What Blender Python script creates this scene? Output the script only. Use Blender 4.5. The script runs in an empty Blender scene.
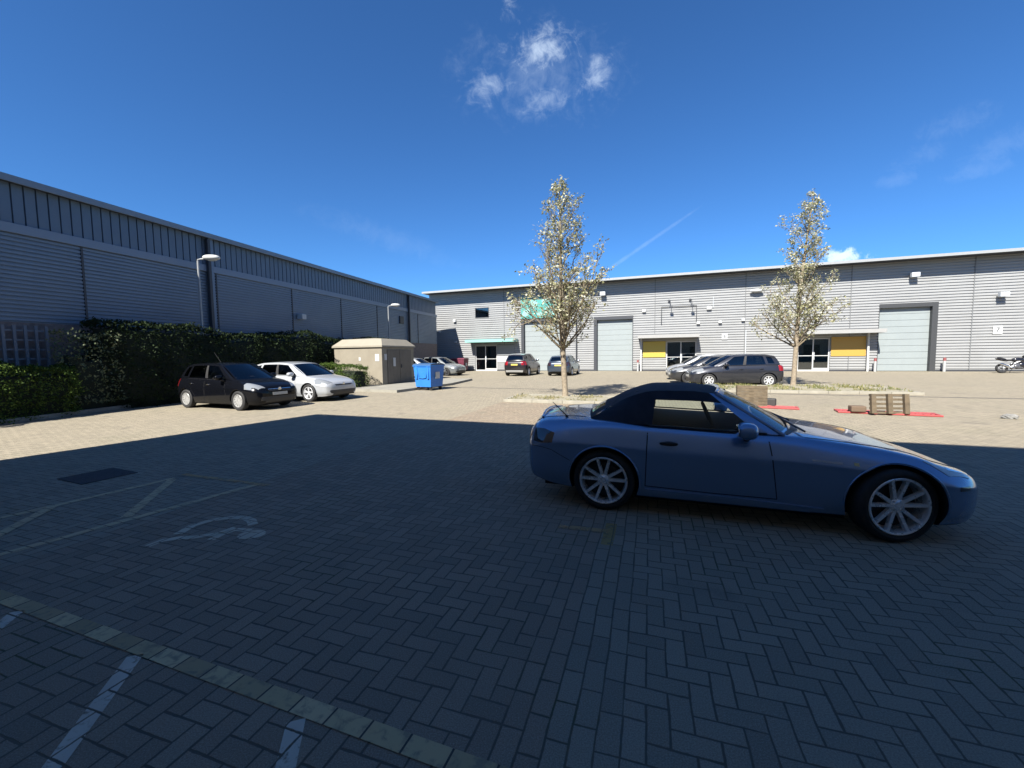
import bpy, bmesh, math, random
import numpy as np
from mathutils import Vector, Matrix
from mathutils.bvhtree import BVHTree

R = math.radians
S = bpy.context.scene
C = S.collection
rnd = random.Random(11)

# ------------------------------------------------------------------ camera, sky, sun, exposure
F_PX, PITCH, ROLL, CAM_H = 415.418, R(4.031), R(-0.75), 1.614
cam_d = bpy.data.cameras.new("camera")
cam_d.sensor_width = 36.0
cam_d.lens = F_PX * 36.0 / 1024.0
cam_d.clip_start = 0.05
cam_d.clip_end = 3000
cam = bpy.data.objects.new("camera", cam_d)
C.objects.link(cam)
_f = Vector((0, math.cos(PITCH), -math.sin(PITCH)))
_u = Vector((0, math.sin(PITCH), math.cos(PITCH)))
_r = Vector((1, 0, 0))
_r2 = math.cos(ROLL) * _r + math.sin(ROLL) * _u
_u2 = -math.sin(ROLL) * _r + math.cos(ROLL) * _u
cam.matrix_world = Matrix(((_r2.x, _u2.x, -_f.x, 0), (_r2.y, _u2.y, -_f.y, 0), (_r2.z, _u2.z, -_f.z, CAM_H), (0, 0, 0, 1)))
S.camera = cam

SUN_EL, LIGHT_AZ = R(44), R(60.5)            # light travels towards LIGHT_AZ (counter-clockwise from +X)
SKY_STRENGTH, SUN_STRENGTH = 0.052, 5.0
S.view_settings.view_transform = 'Standard'
S.view_settings.look = 'None'
S.view_settings.gamma = 1.0
S.view_settings.use_curve_mapping = False
S.view_settings.exposure = 1.45

ld = bpy.data.lights.new("sun", 'SUN')
ld.energy = SUN_STRENGTH
ld.angle = R(0.5)
ld.color = (1.0, 0.95, 0.86)
sun = bpy.data.objects.new("sun", ld)
C.objects.link(sun)
_dir = Vector((math.cos(SUN_EL) * math.cos(LIGHT_AZ), math.cos(SUN_EL) * math.sin(LIGHT_AZ), -math.sin(SUN_EL)))
sun.rotation_euler = _dir.to_track_quat('-Z', 'Y').to_euler()
sun.location = (-20, -30, 40)

W = bpy.data.worlds.new("World")
S.world = W
W.use_nodes = True


class NT:
    """tiny helper round a node tree"""
    def __init__(s, tree):
        s.t = tree; s.n = tree.nodes; s.l = tree.links
    def new(s, typ, **kw):
        n = s.n.new(typ)
        for k, v in kw.items():
            setattr(n, k, v)
        return n
    def put(s, sock, v):
        if hasattr(v, 'default_value') and hasattr(v, 'is_linked') or isinstance(v, bpy.types.NodeSocket):
            s.l.new(v, sock)
        else:
            sock.default_value = v
    def math(s, op, a, b=0.0, c=0.0, clamp=False):
        n = s.new('ShaderNodeMath', operation=op); n.use_clamp = clamp
        for k, v in enumerate((a, b, c)):
            s.put(n.inputs[k], v)
        return n.outputs[0]
    def dot(s, a, vec):
        n = s.new('ShaderNodeVectorMath', operation='DOT_PRODUCT')
        s.put(n.inputs[0], a); n.inputs[1].default_value = vec
        return n.outputs['Value']
    def comb(s, x, y, z=0.0):
        n = s.new('ShaderNodeCombineXYZ')
        for k, v in enumerate((x, y, z)):
            s.put(n.inputs[k], v)
        return n.outputs[0]
    def noise(s, vec, scale, detail=4.0, rough=0.55, dist=0.0):
        n = s.new('ShaderNodeTexNoise')
        if vec is not None:
            s.l.new(vec, n.inputs['Vector'])
        n.inputs['Scale'].default_value = scale; n.inputs['Detail'].default_value = detail
        n.inputs['Roughness'].default_value = rough; n.inputs['Distortion'].default_value = dist
        return n.outputs['Fac']
    def ramp(s, fac, pts):
        n = s.new('ShaderNodeValToRGB')
        els = n.color_ramp.elements
        while len(els) < len(pts):
            els.new(0.5)
        for e, (p, c) in zip(els, pts):
            e.position = p; e.color = (*c, 1) if len(c) == 3 else c
        s.l.new(fac, n.inputs[0])
        return n.outputs[0]
    def maprange(s, v, a, b, c=0.0, d=1.0, smooth=True):
        n = s.new('ShaderNodeMapRange'); n.interpolation_type = 'SMOOTHSTEP' if smooth else 'LINEAR'
        s.put(n.inputs[0], v)
        for k, x in enumerate((a, b, c, d)):
            n.inputs[k + 1].default_value = x
        return n.outputs[0]
    def mix(s, fac, a, b, mode='MIX'):
        n = s.new('ShaderNodeMix', data_type='RGBA', blend_type=mode)
        s.put(n.inputs[0], fac)
        for k, v in ((6, a), (7, b)):
            if isinstance(v, (tuple, list)):
                n.inputs[k].default_value = (*v[:3], 1)
            else:
                s.put(n.inputs[k], v)
        return n.outputs[2]


def build_world():
    t = NT(W.node_tree)
    bg = W.node_tree.nodes['Background']
    sky = t.new('ShaderNodeTexSky', sky_type='NISHITA')
    sky.sun_disc = False
    sky.sun_elevation = SUN_EL
    sx, sy = -math.cos(LIGHT_AZ), -math.sin(LIGHT_AZ)
    sky.sun_rotation = math.atan2(sx, sy) % (2 * math.pi)
    sky.altitude = 0
    sky.air_density = 0.85
    sky.dust_density = 0.25
    sky.ozone_density = 6.0
    tc = t.new('ShaderNodeTexCoord')
    d = tc.outputs['Generated']
    sep = t.new('ShaderNodeSeparateXYZ'); t.l.new(d, sep.inputs[0])
    yy = t.math('MAXIMUM', sep.outputs[1], 0.02)
    X = t.math('DIVIDE', sep.outputs[0], yy)      # direction of the sky, projected on a far wall to the north
    Z = t.math('DIVIDE', sep.outputs[2], yy)
    P = t.comb(X, Z)
    n1 = t.noise(P, 7.5, 8.0, 0.66, 1.3)
    n2 = t.noise(P, 30.0, 6.0, 0.65, 0.8)
    wob = t.math('ADD', t.math('MULTIPLY', n1, 0.58), t.math('MULTIPLY', n2, 0.42))
    total = None
    def ell(cx, cz, rx, rz, rot, amt, lo=0.0, hi=0.75):
        nonlocal total
        dx = t.math('SUBTRACT', X, cx); dz = t.math('SUBTRACT', Z, cz)
        c_, s_ = math.cos(rot), math.sin(rot)
        a = t.math('ADD', t.math('MULTIPLY', dx, c_ / rx), t.math('MULTIPLY', dz, s_ / rx))
        b = t.math('ADD', t.math('MULTIPLY', dx, -s_ / rz), t.math('MULTIPLY', dz, c_ / rz))
        q = t.math('SQRT', t.math('ADD', t.math('MULTIPLY', a, a), t.math('MULTIPLY', b, b)))
        f = t.math('SUBTRACT', 1.0, q)
        f = t.math('ADD', f, t.math('MULTIPLY', t.math('SUBTRACT', wob, 0.5), 4.8))
        f = t.maprange(f, lo, hi, 0.0, amt)
        f = t.math('MULTIPLY', f, t.maprange(q, 0.9, 1.5, 1.0, 0.0))
        total = f if total is None else t.math('MAXIMUM', total, f)
    for a in CLOUDS:
        ell(*a)
    colr = t.mix(1.0, sky.outputs[0], SKY_TINT, 'MULTIPLY')
    out = t.mix(total, colr, CLOUD_COL)
    up = t.math('GREATER_THAN', sep.outputs[1], 0.02)
    fin = t.mix(up, colr, out)
    t.l.new(fin, bg.inputs[0])
    bg.inputs[1].default_value = SKY_STRENGTH


def sky_dir(px, py):
    d = _f + _r2 * ((px - 512) / F_PX) + _u2 * ((384 - py) / F_PX)
    return d.x / d.y, d.z / d.y


SKY_TINT = (0.52, 0.91, 1.22)
CLOUD_COL = (8.5, 9.8, 11.0)
CLOUDS = []
for px, py, rx, ry, rot, amt, lo, hi in [
        (541, 50, 50, 27, 0.05, 0.52, 0.0, 1.9), (492, 83, 36, 22, 0.2, 0.34, 0.0, 1.9), (546, 99, 34, 18, 0, 0.33, 0.0, 1.9), (540, 72, 80, 48, 0, 0.16, -0.2, 2.2),
        (593, 79, 18, 30, -0.5, 0.40, 0.0, 1.8), (508, 6, 14, 28, 0.3, 0.40, 0.0, 1.8),
        (845, 257, 34, 9, 0, 0.75, 0.0, 0.9), (958, 123, 40, 14, 0.3, 0.045, -0.3, 1.4), (921, 156, 34, 11, 0.35, 0.045, -0.3, 1.4),
        (1004, 144, 46, 13, 0.4, 0.045, -0.3, 1.4), (975, 170, 34, 8, 0.2, 0.045, -0.3, 1.4), (897, 179, 22, 7, 0.2, 0.045, -0.3, 1.4),
        (640, 248, 54, 1.7, 0.585, 0.08, -0.9, 1.0), (380, 235, 90, 12, -0.35, 0.035, -0.3, 1.4)]:
    cx, cz = sky_dir(px, py)
    CLOUDS.append((cx, cz, rx / F_PX, ry / F_PX, rot, amt, lo, hi))
build_world()

# ------------------------------------------------------------------ helpers
MATS = {}


def mat(name, col, rough=0.6, metal=0.0, spec=0.5, var=0.0, vscale=6.0, coat=0.0, bump=0.0, bscale=60.0, dirt=None, flake=0.0):
    if name in MATS:
        return MATS[name]
    m = bpy.data.materials.new(name); m.use_nodes = True
    t = NT(m.node_tree)
    p = m.node_tree.nodes['Principled BSDF']
    p.inputs['Roughness'].default_value = rough
    p.inputs['Metallic'].default_value = metal
    p.inputs['Specular IOR Level'].default_value = spec
    p.inputs['Coat Weight'].default_value = coat
    p.inputs['Coat Roughness'].default_value = 0.03
    tc = t.new('ShaderNodeTexCoord').outputs['Object']
    base = col
    if var:
        n = t.noise(tc, vscale, 5.0, 0.6)
        lo = tuple(c * (1 - var) for c in col); hi = tuple(min(1, c * (1 + var)) for c in col)
        base = t.ramp(n, [(0.3, lo), (0.7, hi)])
    if dirt:
        n = t.noise(tc, dirt[1], 6.0, 0.65, 0.4)
        base = t.mix(t.maprange(n, 0.48, 0.72, 0, dirt[2]), base, dirt[0])
    if isinstance(base, tuple):
        p.inputs['Base Color'].default_value = (*base, 1)
    else:
        t.l.new(base, p.inputs['Base Color'])
    if var:
        n = t.noise(tc, vscale * 2.3, 4.0)
        t.l.new(t.maprange(n, 0.2, 0.8, max(0, rough - 0.08), min(1, rough + 0.08)), p.inputs['Roughness'])
    if bump:
        b = t.new('ShaderNodeBump'); b.inputs['Strength'].default_value = bump; b.inputs['Distance'].default_value = 0.01
        t.l.new(t.noise(tc, bscale, 4.0), b.inputs['Height']); t.l.new(b.outputs[0], p.inputs['Normal'])
    MATS[name] = m
    return m


def glass_mat(name, tint, refl=0.06, rough=0.02):
    if name in MATS:
        return MATS[name]
    m = bpy.data.materials.new(name); m.use_nodes = True
    t = NT(m.node_tree)
    m.node_tree.nodes.remove(m.node_tree.nodes['Principled BSDF'])
    out = m.node_tree.nodes['Material Output']
    tr = t.new('ShaderNodeBsdfTransparent'); tr.inputs[0].default_value = (*tint, 1)
    gl = t.new('ShaderNodeBsdfGlossy'); gl.inputs['Roughness'].default_value = rough
    fr = t.new('ShaderNodeFresnel'); fr.inputs[0].default_value = 1.5
    mx = t.new('ShaderNodeMixShader')
    t.l.new(t.math('ADD', fr.outputs[0], refl, clamp=True), mx.inputs[0])
    t.l.new(tr.outputs[0], mx.inputs[1]); t.l.new(gl.outputs[0], mx.inputs[2]); t.l.new(mx.outputs[0], out.inputs[0])
    MATS[name] = m
    return m


def leaf_mat(name, cols, rough=0.5, trans=0.25):
    if name in MATS:
        return MATS[name]
    m = bpy.data.materials.new(name); m.use_nodes = True
    t = NT(m.node_tree)
    p = m.node_tree.nodes['Principled BSDF']
    g = t.new('ShaderNodeNewGeometry')
    k = len(cols) - 1
    col = t.ramp(g.outputs['Random Per Island'], [(i / k, c) for i, c in enumerate(cols)])
    t.l.new(col, p.inputs['Base Color'])
    p.inputs['Roughness'].default_value = rough
    p.inputs['Specular IOR Level'].default_value = 0.15
    td = t.new('ShaderNodeBsdfTranslucent'); t.l.new(col, td.inputs[0])
    mx = t.new('ShaderNodeMixShader'); mx.inputs[0].default_value = trans
    out = m.node_tree.nodes['Material Output']
    t.l.new(p.outputs[0], mx.inputs[1]); t.l.new(td.outputs[0], mx.inputs[2]); t.l.new(mx.outputs[0], out.inputs[0])
    MATS[name] = m
    return m


def link(o, parent=None):
    C.objects.link(o)
    if parent is not None:
        o.parent = parent
    return o


def tag(o, label=None, cat=None, group=None, kind=None):
    if label: o['label'] = label
    if cat: o['category'] = cat
    if group: o['group'] = group
    if kind: o['kind'] = kind
    return o


def thing(name, label, cat, loc=(0, 0, 0), rz=0.0, group=None):
    o = bpy.data.objects.new(name, None)
    o.empty_display_size = 0.3
    link(o); o.location = loc; o.rotation_euler = (0, 0, rz)
    return tag(o, label, cat, group)


class MB:
    def __init__(s):
        s.v = []; s.f = []; s.m = []
    def add(s, verts, faces, mi=0):
        o = len(s.v)
        s.v += [tuple(v) for v in verts]
        s.f += [tuple(i + o for i in f) for f in faces]
        s.m += [mi] * len(faces)
    def box(s, x0, x1, y0, y1, z0, z1, mi=0, M=None, ch=0.0):
        if ch <= 0:
            vs = [(x, y, z) for x in (x0, x1) for y in (y0, y1) for z in (z0, z1)]
            fs = [(0, 1, 3, 2), (4, 6, 7, 5), (0, 4, 5, 1), (2, 3, 7, 6), (0, 2, 6, 4), (1, 5, 7, 3)]
        else:
            bm = bmesh.new()
            bmesh.ops.create_cube(bm, size=1.0)
            for v in bm.verts:
                v.co = Vector(((x0 + x1) / 2 + v.co.x * (x1 - x0), (y0 + y1) / 2 + v.co.y * (y1 - y0), (z0 + z1) / 2 + v.co.z * (z1 - z0)))
            bmesh.ops.bevel(bm, geom=bm.edges[:], offset=ch, segments=2, affect='EDGES', profile=0.6)
            bm.verts.index_update()
            vs = [v.co.copy() for v in bm.verts]; fs = [[v.index for v in f.verts] for f in bm.faces]
            bm.free()
        if M is not None:
            vs = [M @ Vector(v) for v in vs]
        s.add(vs, fs, mi)
    def tube(s, pts, rad, n=8, mi=0, caps=True):
        pts = [Vector(p) for p in pts]
        rad = rad if isinstance(rad, (list, tuple)) else [rad] * len(pts)
        vs = []; fs = []
        prev = None
        for i, p in enumerate(pts):
            d = (pts[min(i + 1, len(pts) - 1)] - pts[max(i - 1, 0)])
            d = d.normalized() if d.length > 1e-9 else Vector((0, 0, 1))
            if prev is None:
                a = d.orthogonal().normalized()
            else:
                a = prev - d * prev.dot(d)
                a = a.normalized() if a.length > 1e-6 else d.orthogonal().normalized()
            prev = a
            b = d.cross(a)
            for k in range(n):
                an = 2 * math.pi * k / n
                vs.append(p + (a * math.cos(an) + b * math.sin(an)) * rad[i])
        for i in range(len(pts) - 1):
            for k in range(n):
                k2 = (k + 1) % n
                fs.append((i * n + k, i * n + k2, (i + 1) * n + k2, (i + 1) * n + k))
        if caps:
            fs.append(tuple(range(n - 1, -1, -1))); fs.append(tuple((len(pts) - 1) * n + k for k in range(n)))
        s.add(vs, fs, mi)
    def lathe(s, prof, n=32, mi=0, axis='y', closed=False, c=(0, 0, 0)):
        """prof: list of (radius, height along axis)"""
        vs = []; fs = []
        m = len(prof)
        for r, h in prof:
            for k in range(n):
                a = 2 * math.pi * k / n
                x, y = r * math.cos(a), r * math.sin(a)
                v = (x, h, y) if axis == 'y' else (x, y, h)
                vs.append((v[0] + c[0], v[1] + c[1], v[2] + c[2]))
        rng = range(m) if closed else range(m - 1)
        for i in rng:
            j = (i + 1) % m
            for k in range(n):
                k2 = (k + 1) % n
                fs.append((i * n + k, i * n + k2, j * n + k2, j * n + k))
        s.add(vs, fs, mi)
    def ball(s, c, r, nu=14, nv=10, mi=0, M=None, e=1.0):
        vs = []; fs = []
        def pw(x): return math.copysign(abs(x) ** e, x)
        for i in range(nv + 1):
            th = math.pi * i / nv
            for k in range(nu):
                a = 2 * math.pi * k / nu
                p = Vector((r[0] * pw(math.sin(th)) * pw(math.cos(a)), r[1] * pw(math.sin(th)) * pw(math.sin(a)), r[2] * pw(math.cos(th))))
                if M is not None: p = M @ p
                vs.append(p + Vector(c))
        for i in range(nv):
            for k in range(nu):
                k2 = (k + 1) % nu
                fs.append((i * nu + k, (i + 1) * nu + k, (i + 1) * nu + k2, i * nu + k2))
        s.add(vs, fs, mi)
    def prism(s, poly, z0, z1, mi=0, M=None):
        n = len(poly)
        vs = [(x, y, z0) for x, y in poly] + [(x, y, z1) for x, y in poly]
        fs = [tuple(range(n - 1, -1, -1)), tuple(range(n, 2 * n))] + [(k, (k + 1) % n, n + (k + 1) % n, n + k) for k in range(n)]
        if M is not None: vs = [M @ Vector(v) for v in vs]
        s.add(vs, fs, mi)
    def build(s, name, mats, parent=None, smooth=False, angle=35, fixn=True):
        me = bpy.data.meshes.new(name)
        me.from_pydata(s.v, [], s.f)
        mats = mats if isinstance(mats, (list, tuple)) else [mats]
        for m in mats: me.materials.append(m)
        if len(mats) > 1: me.polygons.foreach_set('material_index', s.m)
        if fixn and len(s.f) < 60000:
            bm = bmesh.new(); bm.from_mesh(me)
            bmesh.ops.remove_doubles(bm, verts=bm.verts[:], dist=1e-5)
            bmesh.ops.recalc_face_normals(bm, faces=bm.faces[:])
            bm.to_mesh(me); bm.free()
        if smooth:
            me.polygons.foreach_set('use_smooth', [True] * len(me.polygons))
            me.set_sharp_from_angle(angle=R(angle))
        me.update()
        return link(bpy.data.objects.new(name, me), parent)


def copy_tree(o, parent=None):
    c = o.copy(); C.objects.link(c)
    if parent is not None:
        c.parent = parent
    for ch in [x for x in o.children]:
        copy_tree(ch, c)
    return c


def frame(P0, ang):
    """matrix with local x along ang, local y to its left, z up"""
    return Matrix.Translation(Vector((P0[0], P0[1], 0))) @ Matrix.Rotation(R(ang), 4, 'Z')


# ------------------------------------------------------------------ ground
PA = R(18.34)
CU, SU = math.cos(PA), math.sin(PA)


def uv2xy(u, v):
    return (u * CU + v * SU, -u * SU + v * CU)


def brick_nodes(t):
    """90 degree herringbone of 200 x 100 mm blocks with stretcher courses along the bay edge: distance to the joint and a random value per block"""
    pos = t.new('ShaderNodeNewGeometry').outputs['Position']
    u = t.dot(pos, (CU, -SU, 0)); v = t.dot(pos, (SU, CU, 0))
    wn = t.noise(pos, 1.7, 2.0)                 # slight laying irregularity
    wob = t.math('MULTIPLY', t.math('SUBTRACT', wn, 0.5), 0.03)
    U = t.math('MULTIPLY', t.math('ADD', u, wob), 10.0); V = t.math('MULTIPLY', t.math('ADD', v, wob), 10.0)
    i = t.math('FLOOR', U); j = t.math('FLOOR', V)
    fu = t.math('SUBTRACT', U, i); fv = t.math('SUBTRACT', V, j)
    k = t.math('FLOOR', t.math('FLOORED_MODULO', t.math('ADD', t.math('SUBTRACT', i, j), 0.01), 4.0))
    def eq(n): return t.math('COMPARE', k, float(n), 0.2)
    e0, e1, e2, e3 = eq(0), eq(1), eq(2), eq(3)
    def far(d, e): return t.math('MULTIPLY_ADD', e, 9.0, d)
    dl = far(fu, e1); dr = far(t.math('SUBTRACT', 1.0, fu), e0); db = far(fv, e2); dt = far(t.math('SUBTRACT', 1.0, fv), e3)
    d = t.math('MINIMUM', t.math('MINIMUM', dl, dr), t.math('MINIMUM', db, dt))
    bid = t.comb(t.math('SUBTRACT', i, e1), t.math('SUBTRACT', j, e2))
    mask = t.math('MULTIPLY', t.math('GREATER_THAN', U, -6.0), t.math('LESS_THAN', U, -1.0))
    V2 = t.math('DIVIDE', t.math('ADD', V, i), 2.0)
    j2 = t.math('FLOOR', V2)
    f2 = t.math('MULTIPLY', t.math('SUBTRACT', V2, j2), 2.0)
    d2 = t.math('MINIMUM', t.math('MINIMUM', fu, t.math('SUBTRACT', 1.0, fu)), t.math('MINIMUM', f2, t.math('SUBTRACT', 2.0, f2)))
    bid2 = t.comb(t.math('ADD', i, 500.0), j2)
    dm = t.new('ShaderNodeMix', data_type='FLOAT'); t.l.new(mask, dm.inputs[0]); t.l.new(d, dm.inputs[2]); t.l.new(d2, dm.inputs[3])
    bm = t.new('ShaderNodeMix', data_type='VECTOR'); t.l.new(mask, bm.inputs[0]); t.l.new(bid, bm.inputs[4]); t.l.new(bid2, bm.inputs[5])
    wnz = t.new('ShaderNodeTexWhiteNoise', noise_dimensions='2D'); t.l.new(bm.outputs[1], wnz.inputs[0])
    return pos, U, V, dm.outputs[0], wnz.outputs['Value']


def joint_mask(t, pos, D):
    jn = t.noise(pos, 30.0, 3.0); jb = t.noise(pos, 4.0, 2.0)
    jw = t.math('MULTIPLY', t.math('MULTIPLY', jn, jb), 0.13)
    return t.math('SUBTRACT', 1.0, t.maprange(t.math('SUBTRACT', D, jw), 0.0, 0.032))


def paving_material():
    m = bpy.data.materials.new("block_paving"); m.use_nodes = True
    t = NT(m.node_tree)
    p = m.node_tree.nodes['Principled BSDF']
    pos, U, V, D, rv = brick_nodes(t)
    # zones: parking bay blocks are redder, roadway blocks buff grey
    bay = t.math('MULTIPLY', t.math('GREATER_THAN', U, -48.0), t.math('LESS_THAN', U, -4.0))
    bay = t.math('MULTIPLY', bay, t.math('LESS_THAN', V, 133.0))
    grey = t.ramp(rv, [(0.0, (0.225, 0.196, 0.142)), (0.5, (0.258, 0.222, 0.160)), (1.0, (0.288, 0.248, 0.180))])
    red = t.ramp(rv, [(0.0, (0.205, 0.155, 0.108)), (0.5, (0.245, 0.184, 0.128)), (1.0, (0.275, 0.214, 0.150))])
    col = t.mix(bay, grey, red)
    # odd replaced blocks, weathering, oil drips, chalky scuffs, aggregate speckle
    col = t.mix(t.math('MULTIPLY', t.math('GREATER_THAN', t.math('FRACT', t.math('MULTIPLY', rv, 7.31)), 0.90), 0.40), col, (0.13, 0.112, 0.085))
    big = t.noise(pos, 0.35, 5.0, 0.6, 0.5)
    col = t.mix(t.maprange(big, 0.35, 0.75, 0.0, 0.35), col, (0.15, 0.135, 0.105))
    med = t.noise(pos, 2.6, 5.0, 0.65, 0.4)
    col = t.mix(t.maprange(med, 0.55, 0.8, 0.0, 0.40), col, (0.11, 0.10, 0.085))
    oil = t.noise(pos, 1.15, 3.0, 0.5, 0.2)
    col = t.mix(t.maprange(oil, 0.64, 0.74, 0.0, 0.55), col, (0.06, 0.056, 0.052))
    drip = t.noise(pos, 7.0, 2.0, 0.5)
    col = t.mix(t.maprange(drip, 0.745, 0.79, 0.0, 0.6), col, (0.05, 0.047, 0.045))
    spk = t.noise(pos, 150.0, 3.0, 0.75)
    col = t.mix(t.maprange(spk, 0.40, 0.70, 0.0, 0.50), col, (0.34, 0.31, 0.25))
    col = t.mix(t.maprange(spk, 0.60, 0.35, 0.0, 0.40), col, (0.12, 0.108, 0.085))
    spl = t.noise(pos, 22.0, 3.0, 0.7)
    col = t.mix(t.maprange(spl, 0.70, 0.78, 0.0, 0.5), col, (0.42, 0.39, 0.33))
    joint = joint_mask(t, pos, D)
    moss = t.noise(pos, 0.8, 4.0, 0.6)
    jcol = t.mix(t.maprange(big, 0.4, 0.7), (0.085, 0.076, 0.060), (0.14, 0.122, 0.090))
    jcol = t.mix(t.maprange(moss, 0.52, 0.66, 0.0, 0.8), jcol, (0.055, 0.065, 0.03))
    col = t.mix(joint, col, jcol)
    t.l.new(col, p.inputs['Base Color'])
    p.inputs['Roughness'].default_value = 0.86
    p.inputs['Specular IOR Level'].default_value = 0.3
    h = t.math('SUBTRACT', 1.0, joint)
    h = t.math('ADD', h, t.math('MULTIPLY', rv, 0.45))
    h = t.math('ADD', h, t.math('MULTIPLY', spk, 0.30))
    b = t.new('ShaderNodeBump'); b.inputs['Strength'].default_value = 0.6; b.inputs['Distance'].default_value = 0.004
    t.l.new(h, b.inputs['Height']); t.l.new(b.outputs[0], p.inputs['Normal'])
    return m


def quad_sheet(name, pts, z, material, kind='structure'):
    me = bpy.data.meshes.new(name)
    me.from_pydata([(x, y, z) for x, y in pts], [], [tuple(range(len(pts)))])
    me.materials.append(material)
    if me.polygons[0].normal.z < 0:
        me.flip_normals()
    o = link(bpy.data.objects.new(name, me))
    if kind: o['kind'] = kind
    return o


GROUND = paving_material()
quad_sheet('ground', [(-700, -700), (700, -700), (700, 700), (-700, 700)], 0.0, GROUND)


def paint_mat(name, col, wear=0.5, scale=14.0, alpha=0.9):
    m = bpy.data.materials.new(name); m.use_nodes = True
    t = NT(m.node_tree)
    p = m.node_tree.nodes['Principled BSDF']
    pos, U, V, D, rv = brick_nodes(t)
    n = t.noise(pos, scale, 6.0, 0.7, 0.3); n2 = t.noise(pos, 3.0, 3.0)
    q = t.math('ADD', t.math('ADD', t.math('MULTIPLY', n, 0.7), t.math('MULTIPLY', n2, 0.3)), t.math('MULTIPLY', t.math('SUBTRACT', rv, 0.5), 0.14))
    a = t.maprange(q, wear - 0.09, wear + 0.09, alpha, 0.0)
    a = t.math('MULTIPLY', a, t.math('SUBTRACT', 1.0, t.math('MULTIPLY', joint_mask(t, pos, D), 0.9)))
    p.inputs['Base Color'].default_value = (*col, 1)
    c2 = t.mix(t.maprange(n2, 0.3, 0.7), tuple(c * 0.8 for c in col), col)
    t.l.new(c2, p.inputs['Base Color'])
    p.inputs['Roughness'].default_value = 0.8
    t.l.new(a, p.inputs['Alpha'])
    return m


WHITE_PAINT = paint_mat("worn_white_paint", (0.60, 0.54, 0.44), 0.60, 20.0)
FAINT_PAINT = paint_mat("faint_white_paint", (0.60, 0.48, 0.29), 0.68, 9.0, 0.80)
SYMBOL_PAINT = paint_mat("worn_symbol_paint", (0.60, 0.52, 0.38), 0.68, 9.0, 0.85)
ORANGE_PAINT = paint_mat("worn_orange_paint", (0.56, 0.36, 0.16), 0.58, 10.0, 0.6)


def stripe(name, a, b, w, material, z=0.004):
    a, b = Vector((*a, 0)), Vector((*b, 0))
    d = (b - a).normalized(); n = Vector((-d.y, d.x, 0)) * (w / 2)
    return quad_sheet(name, [(a + n)[:2], (b + n)[:2], (b - n)[:2], (a - n)[:2]], z, material)


# the pale block course across the foreground
def course_mat():
    m = bpy.data.materials.new("pale_block_course"); m.use_nodes = True
    t = NT(m.node_tree)
    p = m.node_tree.nodes['Principled BSDF']
    pos = t.new('ShaderNodeNewGeometry').outputs['Position']
    u = t.math('MULTIPLY', t.dot(pos, (math.cos(R(20.5)), -math.sin(R(20.5)), 0)), 5.0)
    i = t.math('FLOOR', u); f = t.math('SUBTRACT', u, i)
    dj = t.math('MINIMUM', f, t.math('SUBTRACT', 1.0, f))
    wnz = t.new('ShaderNodeTexWhiteNoise', noise_dimensions='1D'); t.l.new(i, wnz.inputs['W'])
    n = t.noise(pos, 16.0, 5.0, 0.65, 0.5)
    c = t.ramp(wnz.outputs['Value'], [(0, (0.30, 0.23, 0.125)), (0.5, (0.43, 0.335, 0.18)), (1, (0.52, 0.41, 0.235))])
    c = t.mix(t.maprange(n, 0.48, 0.66, 0, 0.7), c, (0.16, 0.15, 0.11))
    c = t.mix(t.math('LESS_THAN', dj, 0.025), c, (0.05, 0.045, 0.04))
    t.l.new(c, p.inputs['Base Color']); p.inputs['Roughness'].default_value = 0.85
    return m


stripe('pale_block_course', (-8.2, 4.46), (2.0, 0.72), 0.092, course_mat(), 0.004)
for a, b, w in [((-2.075, 2.16), (-1.72, 1.2), 0.078), ((-0.98, 1.74), (-0.76, 1.05), 0.078), ((-3.21, 2.575), (-2.9, 1.8), 0.078), ((-4.35, 2.96), (-3.95, 2.0), 0.078)]:
    stripe('painted_line', a, b, w, WHITE_PAINT)
# disabled bay at the left
stripe('painted_line', (-5.1, 1.9), (-3.28, 5.22), 0.09, FAINT_PAINT)
stripe('painted_line', (-6.3, 2.2), (-4.6, 5.55), 0.09, FAINT_PAINT)
stripe('painted_line', (-3.97, 4.15), (-4.56, 5.45), 0.10, FAINT_PAINT, 0.008)
stripe('painted_line', (-4.77, 3.7), (-5.1, 4.5), 0.10, FAINT_PAINT, 0.008)
stripe('painted_line', (-4.62, 5.72), (-3.10, 5.15), 0.08, ORANGE_PAINT, 0.008)
stripe('painted_line', (0.42, 3.79), (0.86, 3.65), 0.09, ORANGE_PAINT, 0.008)
stripe('painted_line', (0.93, 3.84), (0.78, 3.40), 0.10, paint_mat("yellow_block", (0.40, 0.29, 0.11), 0.60, 14.0, 0.75), 0.004)


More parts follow.
